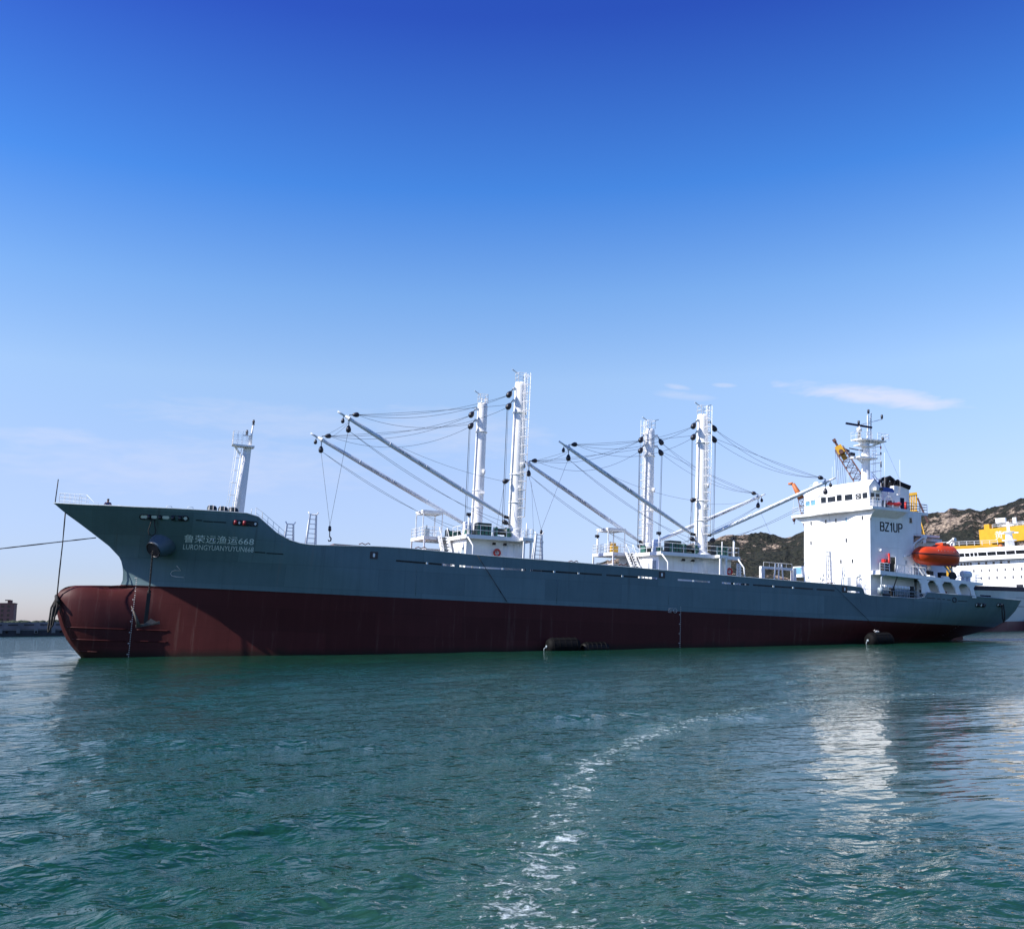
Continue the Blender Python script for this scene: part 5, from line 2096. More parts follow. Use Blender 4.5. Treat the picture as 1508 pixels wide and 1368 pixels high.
def build_water():
    az0 = math.atan2(CAM_F.x, CAM_F.y)
    fine = np.radians(np.arange(-36, 36.01, 0.10))
    coarse = np.radians(np.arange(39, 321.1, 3.0))
    A = np.concatenate([fine, coarse]) + az0
    r = [1.2]
    while r[-1] < 9000:
        x = r[-1]
        step = max(.085, .0105 * x) if x < 130 else (.03 * x if x < 700 else .12 * x)
        r.append(x + step)
    Rr = np.array(r)
    na, nr = len(A), len(Rr)
    AA, RR = np.meshgrid(A, Rr)
    X = CAM_LOC.x + RR * np.sin(AA)
    Y = CAM_LOC.y + RR * np.cos(AA)
    step = np.gradient(Rr)[:, None] * np.ones_like(AA)
    d, along, side = poly_dist(X, Y, WAKE)
    # slick: smoothed water inside the curve of the wake
    slick = 1 / (1 + np.exp(-(d * side - 2.2) / 1.1))
    slick *= np.clip((70 - RR) / 20, 0, 1) * np.clip((RR - 11) / 6, 0, 1)
    rng = np.random.RandomState(7)
    Z = np.zeros_like(X)
    DX = np.zeros_like(X)
    DY = np.zeros_like(X)
    main = math.radians(-58)
    waves = []
    for lam in np.geomspace(.45, 9.0, 46):
        th = main + rng.normal(0, .75)
        amp = .0062 * lam ** .10 * rng.uniform(.6, 1.3)
        waves.append((lam, th, amp, rng.uniform(0, 6.28)))
    for lam, th, amp in ((3.1, math.radians(-62), .016), (2.3, math.radians(-55), .012), (4.4, math.radians(-66), .020)):
        waves.append((lam, th, amp, rng.uniform(0, 6.28)))
    # gusts: patches where the chop is livelier
    pat = np.zeros_like(X)
    for k in range(9):
        th = rng.uniform(0, 6.28)
        lam = rng.uniform(9, 32)
        pat += np.sin(2 * math.pi * (X * math.cos(th) + Y * math.sin(th)) / lam + rng.uniform(0, 6.28))
    pat = 1 + .22 * pat / 2.0
    pat = np.clip(pat, .35, 1.8)
    for lam, th, amp, ph in waves:
        k = 2 * math.pi / lam
        w = np.clip((lam / step - 2.5) / 2.5, 0, 1)
        calm = 1 - .80 * slick if lam < 3 else 1 - .55 * slick
        a = amp * w * calm * pat
        q = k * (X * math.cos(th) + Y * math.sin(th)) + ph
        Z += a * np.cos(q)
        DX -= .75 * a * math.cos(th) * np.sin(q)
        DY -= .75 * a * math.sin(th) * np.sin(q)
    foam = np.exp(-(d / (0.55 + .45 * np.exp(-along / 9.0) + .25)) ** 2) * (0.74 + .08 * np.exp(-along / 14))
    d2 = np.where(side > 0, d * .62, d)
    lace = np.exp(-(d2 / (2.2 + 1.5 * np.exp(-along / 8))) ** 2) * np.exp(-along / 16) * .74
    # propeller wash under the stern
    st = ship_pt((101, 8, 0))
    ds = np.hypot((X - st.x - 4) / 11, (Y - st.y + 2) / 7)
    wash = np.exp(-ds ** 4) * 1.1
    foam = np.maximum.reduce([foam, lace, wash])
    co = np.stack([X + DX, Y + DY, Z], -1).reshape(-1, 3)
    me = bpy.data.meshes.new('water')
    i = np.arange(nr - 1)[:, None]
    j = np.arange(na)[None, :]
    j2 = (j + 1) % na
    f = np.stack([i * na + j, (i + 1) * na + j, (i + 1) * na + j2, i * na + j2], -1)   # clockwise azimuth
    f = f.reshape(-1, 4)
    nv, nf = len(co), len(f)
    me.vertices.add(nv + 1)
    me.vertices.foreach_set('co', np.concatenate([co, [[CAM_LOC.x, CAM_LOC.y, 0]]]).ravel())
    tri = np.stack([np.full(na, nv), np.arange(na), (np.arange(na) + 1) % na], -1)
    loops = np.concatenate([f.ravel(), tri.ravel()])
    me.loops.add(len(loops))
    me.loops.foreach_set('vertex_index', loops)
    me.polygons.add(nf + na)
    me.polygons.foreach_set('loop_start', np.concatenate([np.arange(nf) * 4, nf * 4 + np.arange(na) * 3]))
    me.polygons.foreach_set('use_smooth', np.ones(nf + na, bool))
    me.update(calc_edges=True)
    me.validate()
    for nm, arr in (('foam', foam), ('slick', slick)):
        at = me.attributes.new(nm, 'FLOAT', 'POINT')
        at.data.foreach_set('value', np.concatenate([arr.ravel(), [0]]).astype(np.float32))
    o = bpy.data.objects.new('water', me)
    COL.objects.link(o)
    structure(o)
    # material
    m = bpy.data.materials.new('sea_water')
    m.use_nodes = True
    nt = m.node_tree
    b = nt.nodes['Principled BSDF']
    b.inputs['IOR'].default_value = 1.333
    tc = N(nt, 'ShaderNodeTexCoord')
    af = N(nt, 'ShaderNodeAttribute', attribute_name='foam')
    asl = N(nt, 'ShaderNodeAttribute', attribute_name='slick')
    nt.links.new(math_node(nt, 'ADD', WATER_SPEC, math_node(nt, 'MULTIPLY', asl.outputs['Fac'], .28)), b.inputs['Specular IOR Level'])

    def nz(scale, detail, rough=.55, mapping=None, dist=0.0):
        n = N(nt, 'ShaderNodeTexNoise')
        n.inputs['Scale'].default_value = scale
        n.inputs['Detail'].default_value = detail
        n.inputs['Roughness'].default_value = rough
        n.inputs['Distortion'].default_value = dist
        if mapping:
            mp = N(nt, 'ShaderNodeMapping')
            mp.inputs['Rotation'].default_value = (0, 0, mapping[0])
            mp.inputs['Scale'].default_value = mapping[1]
            nt.links.new(tc.outputs['Object'], mp.inputs[0])
            nt.links.new(mp.outputs[0], n.inputs['Vector'])
        else:
            nt.links.new(tc.outputs['Object'], n.inputs['Vector'])
        return n.outputs[0]
    body = N(nt, 'ShaderNodeMix', data_type='RGBA')
    nt.links.new(nz(.08, 3), body.inputs[0])
    body.inputs[6].default_value = (*WATER_A, 1)
    body.inputs[7].default_value = (*WATER_B, 1)
    # foam: lacy threshold noise
    fn_ = nz(2.6, 8, .72, None, 1.2)
    fn2 = nz(9.0, 5, .65, None, .8)
    s_ = math_node(nt, 'ADD', math_node(nt, 'MULTIPLY', fn_, .62), math_node(nt, 'MULTIPLY', fn2, .38))
    thr = math_node(nt, 'SUBTRACT', .675, math_node(nt, 'MULTIPLY', af.outputs['Fac'], .212))
    fm = math_node(nt, 'MULTIPLY', math_node(nt, 'SUBTRACT', s_, thr), 11.0, clamp=True)
    fm = math_node(nt, 'MULTIPLY', fm, math_node(nt, 'GREATER_THAN', af.outputs['Fac'], .04))
    col = N(nt, 'ShaderNodeMix', data_type='RGBA')
    nt.links.new(fm, col.inputs[0])
    air = N(nt, 'ShaderNodeMix', data_type='RGBA')       # bubbles drifting in the wake turn the water paler
    nt.links.new(math_node(nt, 'MULTIPLY', af.outputs['Fac'], math_node(nt, 'MULTIPLY', fn_, .9), clamp=True), air.inputs[0])
    nt.links.new(body.outputs[2], air.inputs[6])
    air.inputs[7].default_value = (.045, .105, .085, 1)
    nt.links.new(air.outputs[2], col.inputs[6])
    col.inputs[7].default_value = (.52, .60, .60, 1)
    nt.links.new(col.outputs[2], b.inputs['Base Color'])
    rg = math_node(nt, 'ADD', WATER_ROUGH, math_node(nt, 'MULTIPLY', fm, .6))
    nt.links.new(rg, b.inputs['Roughness'])
    # ripples
    h = math_node(nt, 'ADD', math_node(nt, 'MULTIPLY', nz(.85, 2, .5, (.5, (1.0, 1.5, 1)), .4), .045),
                  math_node(nt, 'MULTIPLY', nz(2.4, 2, .5, (.35, (1.0, 1.4, 1)), .4), .085))
    rn = N(nt, 'ShaderNodeTexNoise', noise_type='RIDGED_MULTIFRACTAL')
    rn.inputs['Scale'].default_value = 1.15
    rn.inputs['Detail'].default_value = 3
    rn.inputs['Roughness'].default_value = .5
    rn.inputs['Distortion'].default_value = .5
    mpr = N(nt, 'ShaderNodeMapping')
    mpr.inputs['Rotation'].default_value = (0, 0, .45)
    mpr.inputs['Scale'].default_value = (1.0, 1.7, 1)
    nt.links.new(tc.outputs['Object'], mpr.inputs[0])
    nt.links.new(mpr.outputs[0], rn.inputs['Vector'])
    h = math_node(nt, 'ADD', h, math_node(nt, 'MULTIPLY', rn.outputs[0], .032))
    h = math_node(nt, 'ADD', h, math_node(nt, 'MULTIPLY', nz(4.6, 3, .5, (.2, (1.0, 1.3, 1)), .3), .042))
    calm = math_node(nt, 'SUBTRACT', 1.0, math_node(nt, 'MULTIPLY', asl.outputs['Fac'], .93))
    h = math_node(nt, 'MULTIPLY', h, calm)
    h = math_node(nt, 'ADD', h, math_node(nt, 'MULTIPLY', nz(.55, 2, .5, (.45, (1.0, 2.6, 1)), .2), .05))
    h = math_node(nt, 'ADD', h, math_node(nt, 'MULTIPLY', fm, .012))
    bp = N(nt, 'ShaderNodeBump')
    bp.inputs['Strength'].default_value = RIPPLE
    bp.inputs['Distance'].default_value = 1.0
    nt.links.new(h, bp.inputs['Height'])
    nt.links.new(bp.outputs[0], b.inputs['Normal'])
    me.materials.append(m)
    return o


WATER_A = (0.0040, 0.032, 0.0210)
WATER_B = (0.0070, 0.045, 0.0275)
WATER_ROUGH = 0.035
RIPPLE = 1.0
WATER_SPEC = 0.20
build_water()


# ------------------------------------------------------------------ hills behind the harbour
def build_hills():
    azt = [22.0, 24.0, 25.3, 27, 30, 32.29, 33.3, 34.3, 35.74, 36.9, 37.77, 40, 42, 43.56, 44.6, 45.46, 46.46, 46.94, 47.6, 49.02, 52, 56, 62, 70, 77]
    elt = [-.4, .4, 3.0, 3.5, 4.0, 4.55, 4.72, 4.50, 4.71, 4.52, 4.88, 5.0, 5.0, 5.25, 5.5, 5.62, 5.75, 5.45, 5.7, 6.06, 6.6, 6.2, 5, 3, -.3]
    A = np.arange(22.0, 77.0, .07)
    Rr = np.concatenate([np.linspace(330, 980, 110), np.linspace(992, 1500, 26)])
    vs, rock = [], []
    pn = mnoise.fractal
    for rr in Rr:
        for a in A:
            ar = math.radians(a)
            x, y = CAM_LOC.x + rr * math.sin(ar), CAM_LOC.y + rr * math.cos(ar)
            rid = 960 * math.tan(math.radians(float(np.interp(a, azt, elt)))) + 2.9
            t = (rr - 400) / (960 - 400)
            if t < 1:
                t = max(t, -.1)
                s = max(0.0, t) ** 1.25
                s = s * (1 - .25 * math.sin(math.pi * max(t, 0)))
            else:
                s = 1 - (rr - 960) / 700
            p = Vector((x * .012, y * .012, 3.1))
            n1 = pn(p, .9, 2.1, 5)
            n2 = mnoise.ridged_multi_fractal(Vector((x * .03, y * .03, 7.7)), .9, 2.2, 4, 1.0, 2.0)
            z = rid * s + n1 * 8.0 * min(1, max(0, t * 2)) + (n2 - 1.0) * 3.0 * min(1, max(0, t * 3))
            if rid < 6:
                z = min(z, rid)
            lim = 2.9 + rr * math.tan(math.radians(float(np.interp(a, azt, elt))) + .0022 + .0028 * n1)
            z = min(z, lim + 4.0 * max(-.6, pn(Vector((x * .07, y * .07, 2.2)), .7, 2.1, 4)) * (t > .8)) if rr < 1000 else z
            vs.append((x, y, z))
            n3 = pn(Vector((x * .022, y * .022, 1.3)), .8, 2.2, 5)
            n4 = pn(Vector((x * .09, y * .09, 5.3)), .8, 2.2, 4)
            k = n3 * .55 + n4 * .40 + .30 * (n2 - 1.1)
            # bare granite domes stand out near the crests and on two spurs
            k += .30 * math.exp(-((a - 45.2) / 1.2) ** 2) * math.exp(-((t - .95) / .10) ** 2)
            k += .55 * math.exp(-((a - 36.9) / .9) ** 2) * math.exp(-((t - .42) / .16) ** 2)
            k += .30 * math.exp(-((a - 34.6) / 1.3) ** 2) * math.exp(-((t - .30) / .15) ** 2)
            k += .25 * math.exp(-((t - .97) / .06) ** 2)
            k += .35 * math.exp(-((a - 49.3) / .6) ** 2) * math.exp(-((t - .75) / .15) ** 2)
            k -= .10
            rock.append(k)
    na, nr = len(A), len(Rr)
    i = np.arange(nr - 1)[:, None]
    j = np.arange(na - 1)[None, :]
    f = np.stack([i * na + j, i * na + j + 1, (i + 1) * na + j + 1, (i + 1) * na + j], -1).reshape(-1, 4)[:, ::-1]
    me = bpy.data.meshes.new('hills')
    me.from_pydata(vs, [], f.tolist())
    me.update()
    at = me.attributes.new('rock', 'FLOAT', 'POINT')
    at.data.foreach_set('value', np.array(rock, np.float32))
    o = bpy.data.objects.new('hills', me)
    COL.objects.link(o)
    structure(o)
    m = bpy.data.materials.new('granite_and_scrub')
    m.use_nodes = True
    nt = m.node_tree
    b = nt.nodes['Principled BSDF']
    b.inputs['Roughness'].default_value = .9
    b.inputs['Specular IOR Level'].default_value = .15
    tc = N(nt, 'ShaderNodeTexCoord')
    at = N(nt, 'ShaderNodeAttribute', attribute_name='rock')

    def nz(scale, detail, rough=.6, sc=None):
        n = N(nt, 'ShaderNodeTexNoise')
        n.inputs['Scale'].default_value = scale
        n.inputs['Detail'].default_value = detail
        n.inputs['Roughness'].default_value = rough
        if sc:
            mp = N(nt, 'ShaderNodeMapping')
            mp.inputs['Scale'].default_value = sc
            nt.links.new(tc.outputs['Object'], mp.inputs[0])
            nt.links.new(mp.outputs[0], n.inputs['Vector'])
        else:
            nt.links.new(tc.outputs['Object'], n.inputs['Vector'])
        return n.outputs[0]
    v = math_node(nt, 'ADD', at.outputs['Fac'], math_node(nt, 'MULTIPLY', math_node(nt, 'SUBTRACT', nz(.13, 10, .82), .5), 3.4))
    msk = math_node(nt, 'MULTIPLY', math_node(nt, 'SUBTRACT', v, .17), 5.0, clamp=True)
    rk = N(nt, 'ShaderNodeValToRGB')
    rk.color_ramp.elements[0].position = .40
    rk.color_ramp.elements[0].color = (.10, .08, .072, 1)
    rk.color_ramp.elements[1].position = .58
    rk.color_ramp.elements[1].color = (.58, .46, .34, 1)
    nt.links.new(nz(.35, 6, .75, (1, 1, .35)), rk.inputs[0])
    vg = N(nt, 'ShaderNodeValToRGB')
    vg.color_ramp.elements[0].position = .35
    vg.color_ramp.elements[0].color = (.014, .022, .018, 1)
    vg.color_ramp.elements[1].position = .68
    vg.color_ramp.elements[1].color = (.058, .056, .040, 1)
    nt.links.new(nz(.30, 6, .7), vg.inputs[0])
    mx = N(nt, 'ShaderNodeMix', data_type='RGBA')
    nt.links.new(msk, mx.inputs[0])
    nt.links.new(vg.outputs[0], mx.inputs[6])
    nt.links.new(rk.outputs[0], mx.inputs[7])
    nt.links.new(mx.outputs[2], b.inputs['Base Color'])
    vo = N(nt, 'ShaderNodeTexVoronoi')
    vo.inputs['Scale'].default_value = .22
    nt.links.new(tc.outputs['Object'], vo.inputs['Vector'])
    crowns = math_node(nt, 'MULTIPLY', math_node(nt, 'MULTIPLY', vo.outputs['Distance'], -4.5), math_node(nt, 'SUBTRACT', 1.0, msk))
    hh = math_node(nt, 'ADD', math_node(nt, 'MULTIPLY', nz(.22, 8, .7, (1, 1, .5)), 7.0), math_node(nt, 'MULTIPLY', nz(.9, 3, .6), 1.2))
    bp = N(nt, 'ShaderNodeBump')
    hh = math_node(nt, 'ADD', hh, crowns)
    bp.inputs['Strength'].default_value = 1.0
    bp.inputs['Distance'].default_value = 1.0
    nt.links.new(hh, bp.inputs['Height'])
    nt.links.new(bp.outputs[0], b.inputs['Normal'])
    me.materials.append(m)


build_hills()

# shore under the cranes
mb = MB()
P = [cam_polar(math.radians(a), d, 0) for a, d in ((24, 245), (30, 240), (38, 236), (50, 240), (62, 250), (62, 470), (24, 470))]
mb.prism([(p.x, p.y) for p in P], 'z', -1.0, 2.4)
structure(mb.build('shore', 'cement'))


# ------------------------------------------------------------------ the other ship
d_ = Vector((.93, .36, 0)).normalized()
n_ = Vector((-d_.y, d_.x, 0))
VM = Matrix(((d_.x, n_.x, 0, 191.5), (d_.y, n_.y, 0, 71.8), (0, 0, 1, 0), (0, 0, 0, 1)))
root = thing('moored_ship', 'white and pale teal ship with a navy stripe, lying beyond the blue-grey stern', 'ship', VM)


def vhull(z0, z1, nm, mat, grow=0.0):
    """hull strake between two heights; plan narrows to the bow"""
    mb = MB()
    xs = [-62, -58, -52, -44, -34, -22, 0, 30, 55]
    def half(x, z):
        t = max(0, (-22 - x) / 40)
        return 10 * (1 - t ** (1.6 + z * .09)) + grow
    P1, P2 = [], []
    for z in (z0, z1):
        rake = (z - 9) * .55
        P1.append([(x + (rake * max(0, (-22 - x) / 40) * -1 if x < -22 else 0), 10 - half(x, z), z) for x in xs])
        P2.append([(x + (rake * max(0, (-22 - x) / 40) * -1 if x < -22 else 0), 10 + half(x, z), z) for x in xs])
    n = len(xs)
    vs = P1[0] + P1[1] + P2[0] + P2[1]
    fs = []
    for i in range(n - 1):
        fs.append((i, i + 1, n + i + 1, n + i))
        fs.append((2 * n + i, 3 * n + i, 3 * n + i + 1, 2 * n + i + 1))
        fs.append((n + i, n + i + 1, 3 * n + i + 1, 3 * n + i))
    fs.append((n - 1, 3 * n - 1, 4 * n - 1, 2 * n - 1))
    mb._add(vs, fs)
    return mb.build(nm, mat, root)


vhull(-1.5, 2.0, 'boot_topping', 'boot_red')
vhull(2.0, 8.35, 'hull', 'teal_hull')
vhull(8.35, 9.25, 'stripe', 'navy_stripe', .05)
mb = MB()
mb.path([(x, -.02, 7.0) for x in (-16, -8)], .04, 4)
mb.path([(x, -.02, 5.2) for x in (-12, -2)], .04, 4)
mb.build('hull_seam', 'hull_edge', root)
mb = MB()
mb.box(0, 26, .05, 19.95, 9.25, 16.2)
acc2 = mb.build('accommodation', 'white_paint', root)
mb = MB()
mb.box(-1.0, 12, -1.0, 21.0, 16.2, 16.5)
mb.box(-1.0, -.85, -1.0, 21.0, 16.5, 17.2)
mb.box(-1.0, 3, 20.85, 21.0, 16.5, 17.2)
br2 = mb.build('bridge_wing', 'white_paint', root)
mb = MB()
mb.prism([(-.8, 16.5), (-1.1, 18.1), (-.4, 19.1), (10, 19.1), (10, 16.5)], 'y', .2, 20.2)
wh2 = mb.build('wheelhouse', 'white_paint', root)
y = 19.9
for w in (.9, 1.0, 1.05, 1.0, .7, .7, 1.9, 1.9, 1.9, 1.9, 1.9, 1.9):
    mb = MB()
    xa = -.8 - .3 * (17.25 - 16.5) / 1.6 - .02
    xb = -.8 - .3 * (18.05 - 16.5) / 1.6 - .02
    mb._add([(xa, y, 17.2), (xa, y - w, 17.2), (xb, y - w, 18.05), (xb, y, 18.05)], [(0, 1, 2, 3)])
    mb.build('wheelhouse_window', 'window_dark', wh2)
    y -= w + .22
for z, ys, w, h, m in ((15.5, [18.6, 17.8, 17.0, 16.3, 15.6, 13.7, 12.0, 10.3, 8.6, 6.9], .5, .62, 'window_dark'), (13.8, [15.0, 13.2, 11.4, 9.6, 7.8, 6.0, 4.2], .40, .62, 'cement'),
                       (12.0, [13.4, 11.6, 9.8, 8.0, 6.2, 4.4], .40, .62, 'cement')):
    for yy in ys:
        mb = MB()
        mb.box(-.02, .02, yy - w / 2, yy + w / 2, z - h / 2, z + h / 2)
        mb.build('window', m, acc2)
mb = MB()
mb.rail([(-.02, 19, 14.7), (-.02, 1, 14.7)], .01, 3, 1, .04)
mb.lathe((5, 8.2, 19.1), (0, 0, 1), [(0, 1.1), (1.6, 1.0), (1.7, 1.6), (1.9, 1.6), (2.0, .8), (3.6, .7), (3.7, 1.3), (3.85, 1.3), (3.9, .35), (6.2, .25)], 14)
mm2 = mb.build('radar_mast', 'white_paint', root)
mb = MB()
mb.bar((5, 10.4, 22.6), (5, 6.0, 22.6), .25, .25)
mb.bar((5, 9.6, 24.4), (5, 6.8, 24.4), .2, .2)
mb.box(4.6, 5.4, 8.6, 10.8, 25.2, 26.3)
mb.box(4.8, 5.2, 6.2, 7.0, 24.9, 26.2)
mb.build('radar_scanner', 'white_paint', mm2)
mb = MB()
mb.lathe((8, 11.5, 19.1), (0, 0, 1), [(0, .5), (.7, .6), (1.2, .3)], 10)
mb.build('satellite_dome', 'crane_orange', root)
mb = MB()
mb.box(-12, -10.5, .3, 1.2, 9.25, 9.9)
mb.box(-4.6, -4.0, .1, .6, 9.25, 9.7)
mb.build('deck_gear', 'block_black', root)


# ------------------------------------------------------------------ shipyard cranes
def lattice(mb, a, b, wa, wb, r, bays, up=(0, 0, 1)):
    a, b = Vector(a), Vector(b)
    d = (b - a).normalized()
    s = d.cross(Vector(up)).normalized()
    u = s.cross(d).normalized()
    cor = [(-1, -1), (1, -1), (1, 1), (-1, 1)]
    def pt(t, c):
        w = (wa + (wb - wa) * t) / 2
        return a.lerp(b, t) + s * (c[0] * w) + u * (c[1] * w)
    for c in cor:
        mb.tube(pt(0, c), pt(1, c), r, n=5)
    for k in range(bays):
        t0, t1 = k / bays, (k + 1) / bays
        for q in range(4):
            c0, c1 = cor[q], cor[(q + 1) % 4]
            mb.tube(pt(t0, c0), pt(t1, c1), r * .6, n=4, cap=False)
            mb.tube(pt(t1, c0), pt(t1, c1), r * .6, n=4, cap=False)


R_ = math.radians
# tall lattice boom with yellow head
D = 300.0
tip = cam_polar(R_(39.95), D, 2.9 + D * math.tan(R_(9.45)))
foot = cam_polar(R_(44.4), D, 4.0)
root = thing('lattice_crane', 'crane with a dark lattice boom and yellow head rising behind the bridge mast', 'crane', Matrix.Translation((foot.x, foot.y, 2.4)))
o_ = Vector((foot.x, foot.y, 2.4))
mb = MB()
lattice(mb, foot - o_ + Vector((0, 0, 3)), tip - o_, 4.2, 2.6, .15, 26)
mb.build('lattice_boom', 'crane_steel', root)
u = (tip - foot).normalized()
side = u.cross(Vector((0, 0, 1))).normalized()
mb = MB()
c = tip - o_
mb.bar(c - u * 1.7, c + u * .8, 3.0, 2.0)
mb.bar(c - u * 3.6, c - u * 1.5, 1.0, 1.4)
mb.build('boom_head', 'crane_yellow', root)
mb = MB()
mb.bar(c + u * .6, c + u * 2.9, .6, .7)
mb.bar(c + u * 2.4, c + u * 3.3, 1.1, 1.0)
mb.lathe(c - u * 1.2 - side * 1.6, side, [(0, .7), (.4, .7)], 12)
mb.bar(c + Vector((.5, .5, .6)), c + Vector((4.6, 1.2, -.3)), .45, .6)
mb.build('jib_tip', 'crane_steel', root)
mb = MB()
for dx in (0, .6, 1.4, 2.2, 3.0):
    p = c + Vector((-1.5 + dx, 0, -1))
    mb.cut().tube(p, (p.x, p.y, 20.0), .05, n=4, cap=False)
mb.build('hoist_rope', 'wire_dark', root)
mb = MB()
mb.box(-4, 4, -3, 3, .0, 5)
mb.box(-2, 7, -2.4, 2.4, 5, 8.5)
mb.build('machinery_house', 'crane_yellow', root)

# orange jib
D = 285.0
tp = cam_polar(R_(37.05), D, 2.9 + D * math.tan(R_(7.62)))
kn = cam_polar(R_(37.32), D, 2.9 + D * math.tan(R_(7.62)))
lo = cam_polar(R_(37.72), D, 2.9 + D * math.tan(R_(6.75)))
ft = cam_polar(R_(38.6), D, 2.4)
root = thing('jib_crane', 'rust orange crane jib with a bent tip standing behind the far bridge wing', 'crane', Matrix.Translation(ft))
mb = MB()
mb.path([p - ft for p in (tp, kn)], [.3, .5], 6)
mb.path([p - ft for p in (kn, kn.lerp(lo, .5), lo)], [.5, .75, 1.0], 6)
mb.build('jib_head', 'crane_orange', root)
mb = MB()
lattice(mb, Vector((0, 0, 12)), lo - ft, 3.6, 1.7, .12, 11)
mb.build('lattice_jib', 'crane_steel', root)
mb = MB()
lattice(mb, Vector((0, 0, 0)), Vector((0, 0, 12)), 6.5, 5, .3, 4, (1, 0, 0))
mb.box(-3, 3, -3, 3, 12, 15)
mb.build('crane_tower', 'crane_orange', root)
hk = cam_polar(R_(37.26), D, 2.9 + D * math.tan(R_(5.42)))
root = thing('crane_hook', 'dark red hook block hanging on a thin rope under the orange jib', 'hook', Matrix.Translation(hk))
mb = MB()
mb.lathe((0, 0, .9), (0, 0, -1), [(-.5, .12), (-.3, .42), (.2, .46), (.65, .28), (.75, .1)], 12)
mb.path([(0, 0, .2), (.2, 0, -.1), (.05, 0, -.4), (-.2, 0, -.25)], .09, 6)
mb.build('hook_block', 'crane_steel', root)
mb = MB()
mb.tube((0, 0, 1.6), tuple(kn - hk - Vector((0, 0, .8))), .05, n=4, cap=False)
mb.build('hoist_rope', 'boom_grey', root)

# yellow slotted counter-jib on a leg abaft the funnel
D = 270.0
q0 = cam_polar(R_(43.3), D, 2.9 + D * math.tan(R_(5.75)))
g0 = cam_polar(R_(44.6), D, 2.4)
root = thing('luffing_crane', 'yellow slotted crane frame on a slanting leg behind the funnel', 'crane', Matrix.Translation(g0))
mb = MB()
b0 = q0 - g0
ax = Vector((math.cos(R_(43.5)), -math.sin(R_(43.5)), 0))
for t in (0, .55, 1.1, 1.65, 2.2):
    mb.bar(b0 + ax * (t - .2), b0 + ax * (t + .25) + Vector((0, 0, 4.4)), .36, .4)
mb.bar(b0 + ax * -.4, b0 + ax * 2.3, .7, .7)
mb.bar(b0 + ax * -.3 + Vector((0, 0, 4.4)), b0 + ax * 2.6 + Vector((0, 0, 4.6)), .8, .7)
mb.build('slotted_frame', 'crane_yellow', root)
mb = MB()
mb.bar(b0 + ax * 2.6 + Vector((0, 0, 3.5)), b0 + ax * 4.6 + Vector((0, 0, -3)), .45, .45)
mb.build('strut', 'crane_steel', root)
mb = MB()
lattice(mb, Vector((0, 0, 0)), b0 + ax * 1.8, 2.0, .9, .16, 12, (1, 0, 0))
mb.build('crane_leg', 'crane_yellow', root)

# big yellow gantry, seen over the white ship
D = 470.0
gl = cam_polar(R_(46.75), D, 0)
gr = cam_polar(R_(54.5), D * .90, 0)
GX = (gr - gl)
GL = GX.length
GX.normalize()
GY = Vector((-GX.y, GX.x, 0))
GM = Matrix(((GX.x, GY.x, 0, gl.x), (GX.y, GY.y, 0, gl.y), (0, 0, 1, 2.4), (0, 0, 0, 1)))
root = thing('gantry_crane', 'tall yellow gantry crane with a white character on its girder', 'crane', GM)
mb = MB()
mb.box(0, GL, 0, 5, 32.0, 38.3)
gd = mb.build('girder', 'crane_yellow', root)
mb = MB()
mb.prism([(0, 31.99), (6.3, 31.99), (5.4, 0), (1.2, 0)], 'y', .1, 4.9)
mb.build('leg', 'crane_yellow', root)
mb = MB()
mb.prism([(GL - 6.3, 31.99), (GL, 31.99), (GL - 1.2, 0), (GL - 5.4, 0)], 'y', .1, 4.9)
mb.build('leg', 'crane_yellow', root)
mb = MB()
mb.box(2.4, 5.2, .5, 3, 38.3, 40.4)
mb.build('trolley_cabin', 'crane_yellow', root)
mb = MB()
mb.rail([(7, .2, 38.3), (GL, .2, 38.3)], 1.6, 3.0, 2, .09)
mb.rail([(7, 4.6, 38.3), (GL, 4.6, 38.3)], 1.6, 3.0, 2, .09)
mb.build('railing', 'boom_grey', root)
text_fit('girder_lettering', '\u9ec4', 'white_paint', gd, lambda u, w: Vector((8.2 + 3.9 * u, -.03, 33.4 + 3.6 * w)), -0.01)
# lower yellow gantry farther left
D = 400.0
gl = cam_polar(R_(44.6), D, 0)
gr = cam_polar(R_(47.6), D, 0)
GX = (gr - gl)
GL = GX.length
GX.normalize()
GY = Vector((-GX.y, GX.x, 0))
GM = Matrix(((GX.x, GY.x, 0, gl.x), (GX.y, GY.y, 0, gl.y), (0, 0, 1, 2.4), (0, 0, 0, 1)))
root = thing('gantry_crane', 'low yellow gantry beam with a pale handrail between the orange lifeboat and the white ship', 'crane', GM)
mb = MB()
mb.box(0, GL, 0, 4, 22.2, 27.0)
mb.build('girder', 'crane_yellow', root)
for x in (0.5, GL - 4.5):
    mb = MB()
    mb.prism([(x, 22.19), (x + 4, 22.19), (x + 3.2, 0), (x + .8, 0)], 'y', .1, 3.9)
    mb.build('leg', 'crane_yellow', root)
mb = MB()
mb.rail([(.2, .2, 27.0), (GL, .2, 27.0)], 1.6, 2.5, 2, .09)
mb.build('railing', 'boom_grey', root)
mb = MB()
mb.prism([(5.5, 13.4), (10.5, 13.4), (10.2, 16.2), (7.5, 16.6), (5.5, 16)], 'y', .5, 3.5)
mb.box(7, 9, 1, 3, 16.0, 22.19)
mb.build('trolley_cabin', 'crane_yellow', root)

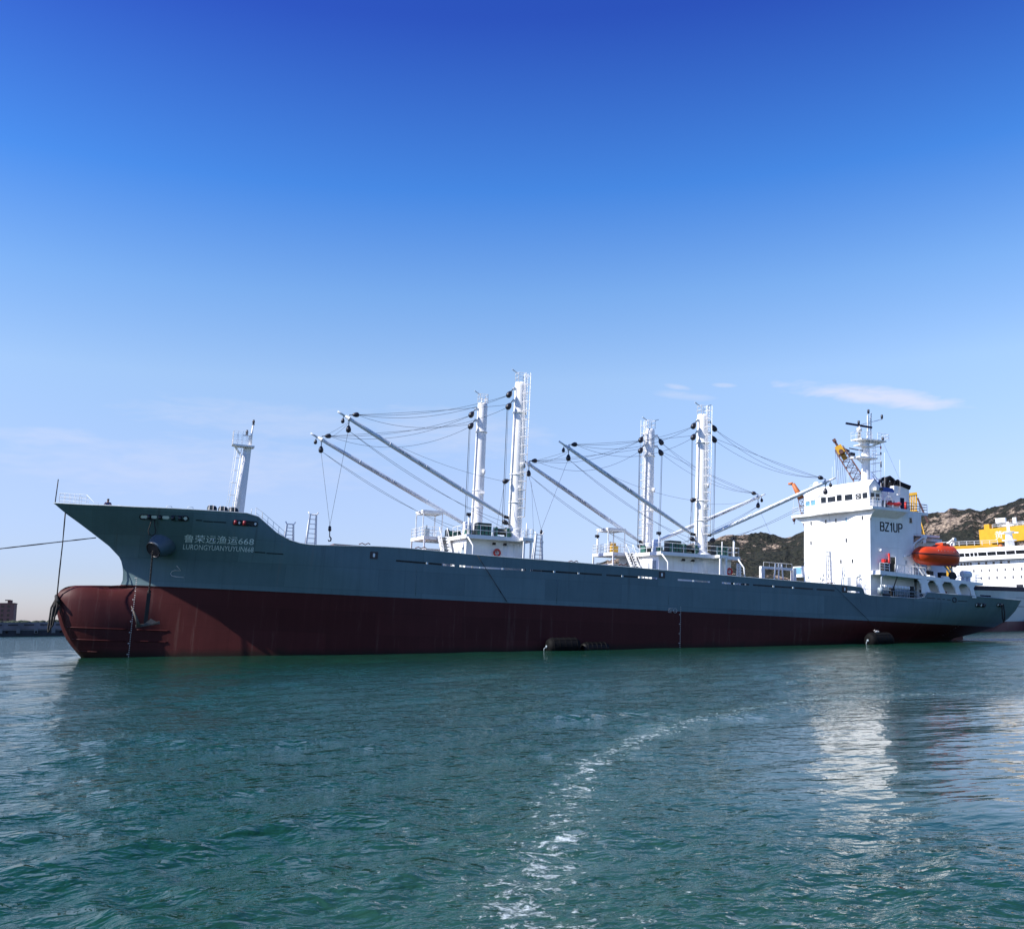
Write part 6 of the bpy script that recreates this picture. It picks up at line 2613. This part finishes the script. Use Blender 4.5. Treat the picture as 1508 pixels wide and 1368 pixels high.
# ------------------------------------------------------------------ far left: quay, land, flats, trees
mb = MB()
QY = 224.0
mb.box(-150, 70, QY, QY + 6, -1.5, 2.1)
q = tag(mb.build('quay_wall', 'cement_dark'), 'long low concrete quay wall with recesses painted dark beyond the bow', 'quay')
mb = MB()
mb.box(-150, 70, QY + 3.0, QY + 6.1, 2.1, 4.05)
pp = mb.build('parapet', 'cement', q)
mb = MB()
for k in range(52):
    x = -148 + 4.2 * k
    mb.cut().box(x, x + 2.6, QY + 2.9, QY + 3.02, 3.15, 3.5)
mb.build('recess_shade_band', 'cement_dark', q)  # raised dark boxes drawn for the shade in recesses
mb = MB()
for k in range(46):
    x = -147 + 4.6 * k
    mb.cut().box(x, x + 1.0, QY - .25, QY + .0, .9, 2.3)
mb.build('quay_buttress', 'cement', q)
mb = MB()
mb.box(-150, 70, QY - .12, QY - .002, 1.75, 2.0)
mb.build('coping', 'cement', q)
mb = MB()
rr = random.Random(3)
for k in range(30):
    x = -150 + 7.2 * k + rr.uniform(-1, 1)
    mb.cut().lathe((x, QY - .35, 1.3), (0, 1, 0), [(0, .3), (.3, .34)], 8)
mb.build('tyre_fender', 'rubber', q)
mb = MB()
mb.box(-420, 120, QY + 6, 900, -1, 2.0)
structure(mb.build('ground', 'cement'))
# tree line beyond the quay reads as one dark strip
mb = MB()
rr = random.Random(11)
for k in range(420):
    x = rr.uniform(-110, 60)
    yb = rr.uniform(470, 500)
    s = rr.uniform(1.0, 2.2)
    mb.ball((x, yb, 2.6 + rr.uniform(0, 2.2)), (s * rr.uniform(.9, 1.7), s, s * .8), 7, 5)
o = mb.build('treeline', 'tree_green')
o['kind'] = 'stuff'
D = 720.0
bl, brr = cam_polar(R_(-8.6), D, 0), cam_polar(R_(-6.12), D, 0)
root = thing('apartment_building', 'reddish block of flats with small roof structures on the shore beyond the quay', 'building', Matrix.Translation((brr.x, brr.y, 2.0)))
w = (brr - bl).length
mb = MB()
mb.box(-w, 0, 0, 16, 0, 15.6)
wl = mb.build('wall', 'building_brick', root)
mb = MB()
mb.box(-w - .3, .3, -.3, 16.3, 15.6, 16.1)
for x in (-4.5, -3.2, -13.5, -11.5, -22):
    mb.box(x, x + 1.3, 4, 8, 16.1, 18.0)
mb.box(-6, -3, 3, 7, 17.6, 18.2)
mb.build('roof', 'building_brick', root)
for k in range(8):
    for j in range(5):
        x = -w + 2.0 + 3.6 * k
        if x > -2:
            continue
        mb = MB()
        mb.box(x, x + 1.5, -.06, .02, 1.6 + 2.9 * j, 3.1 + 2.9 * j)
        mb.build('window', 'window_dark', wl)
mb = MB()
mb.prism([(-w, 0), (-12, 0), (-14, 2.4), (-w, 2.6)], 'y', -14, -6)
o = mb.build('shed', 'building_brick')
o.matrix_world = Matrix.Translation((brr.x, brr.y, 2.0))
tag(o, 'low reddish shed in front of the far block of flats', 'shed')
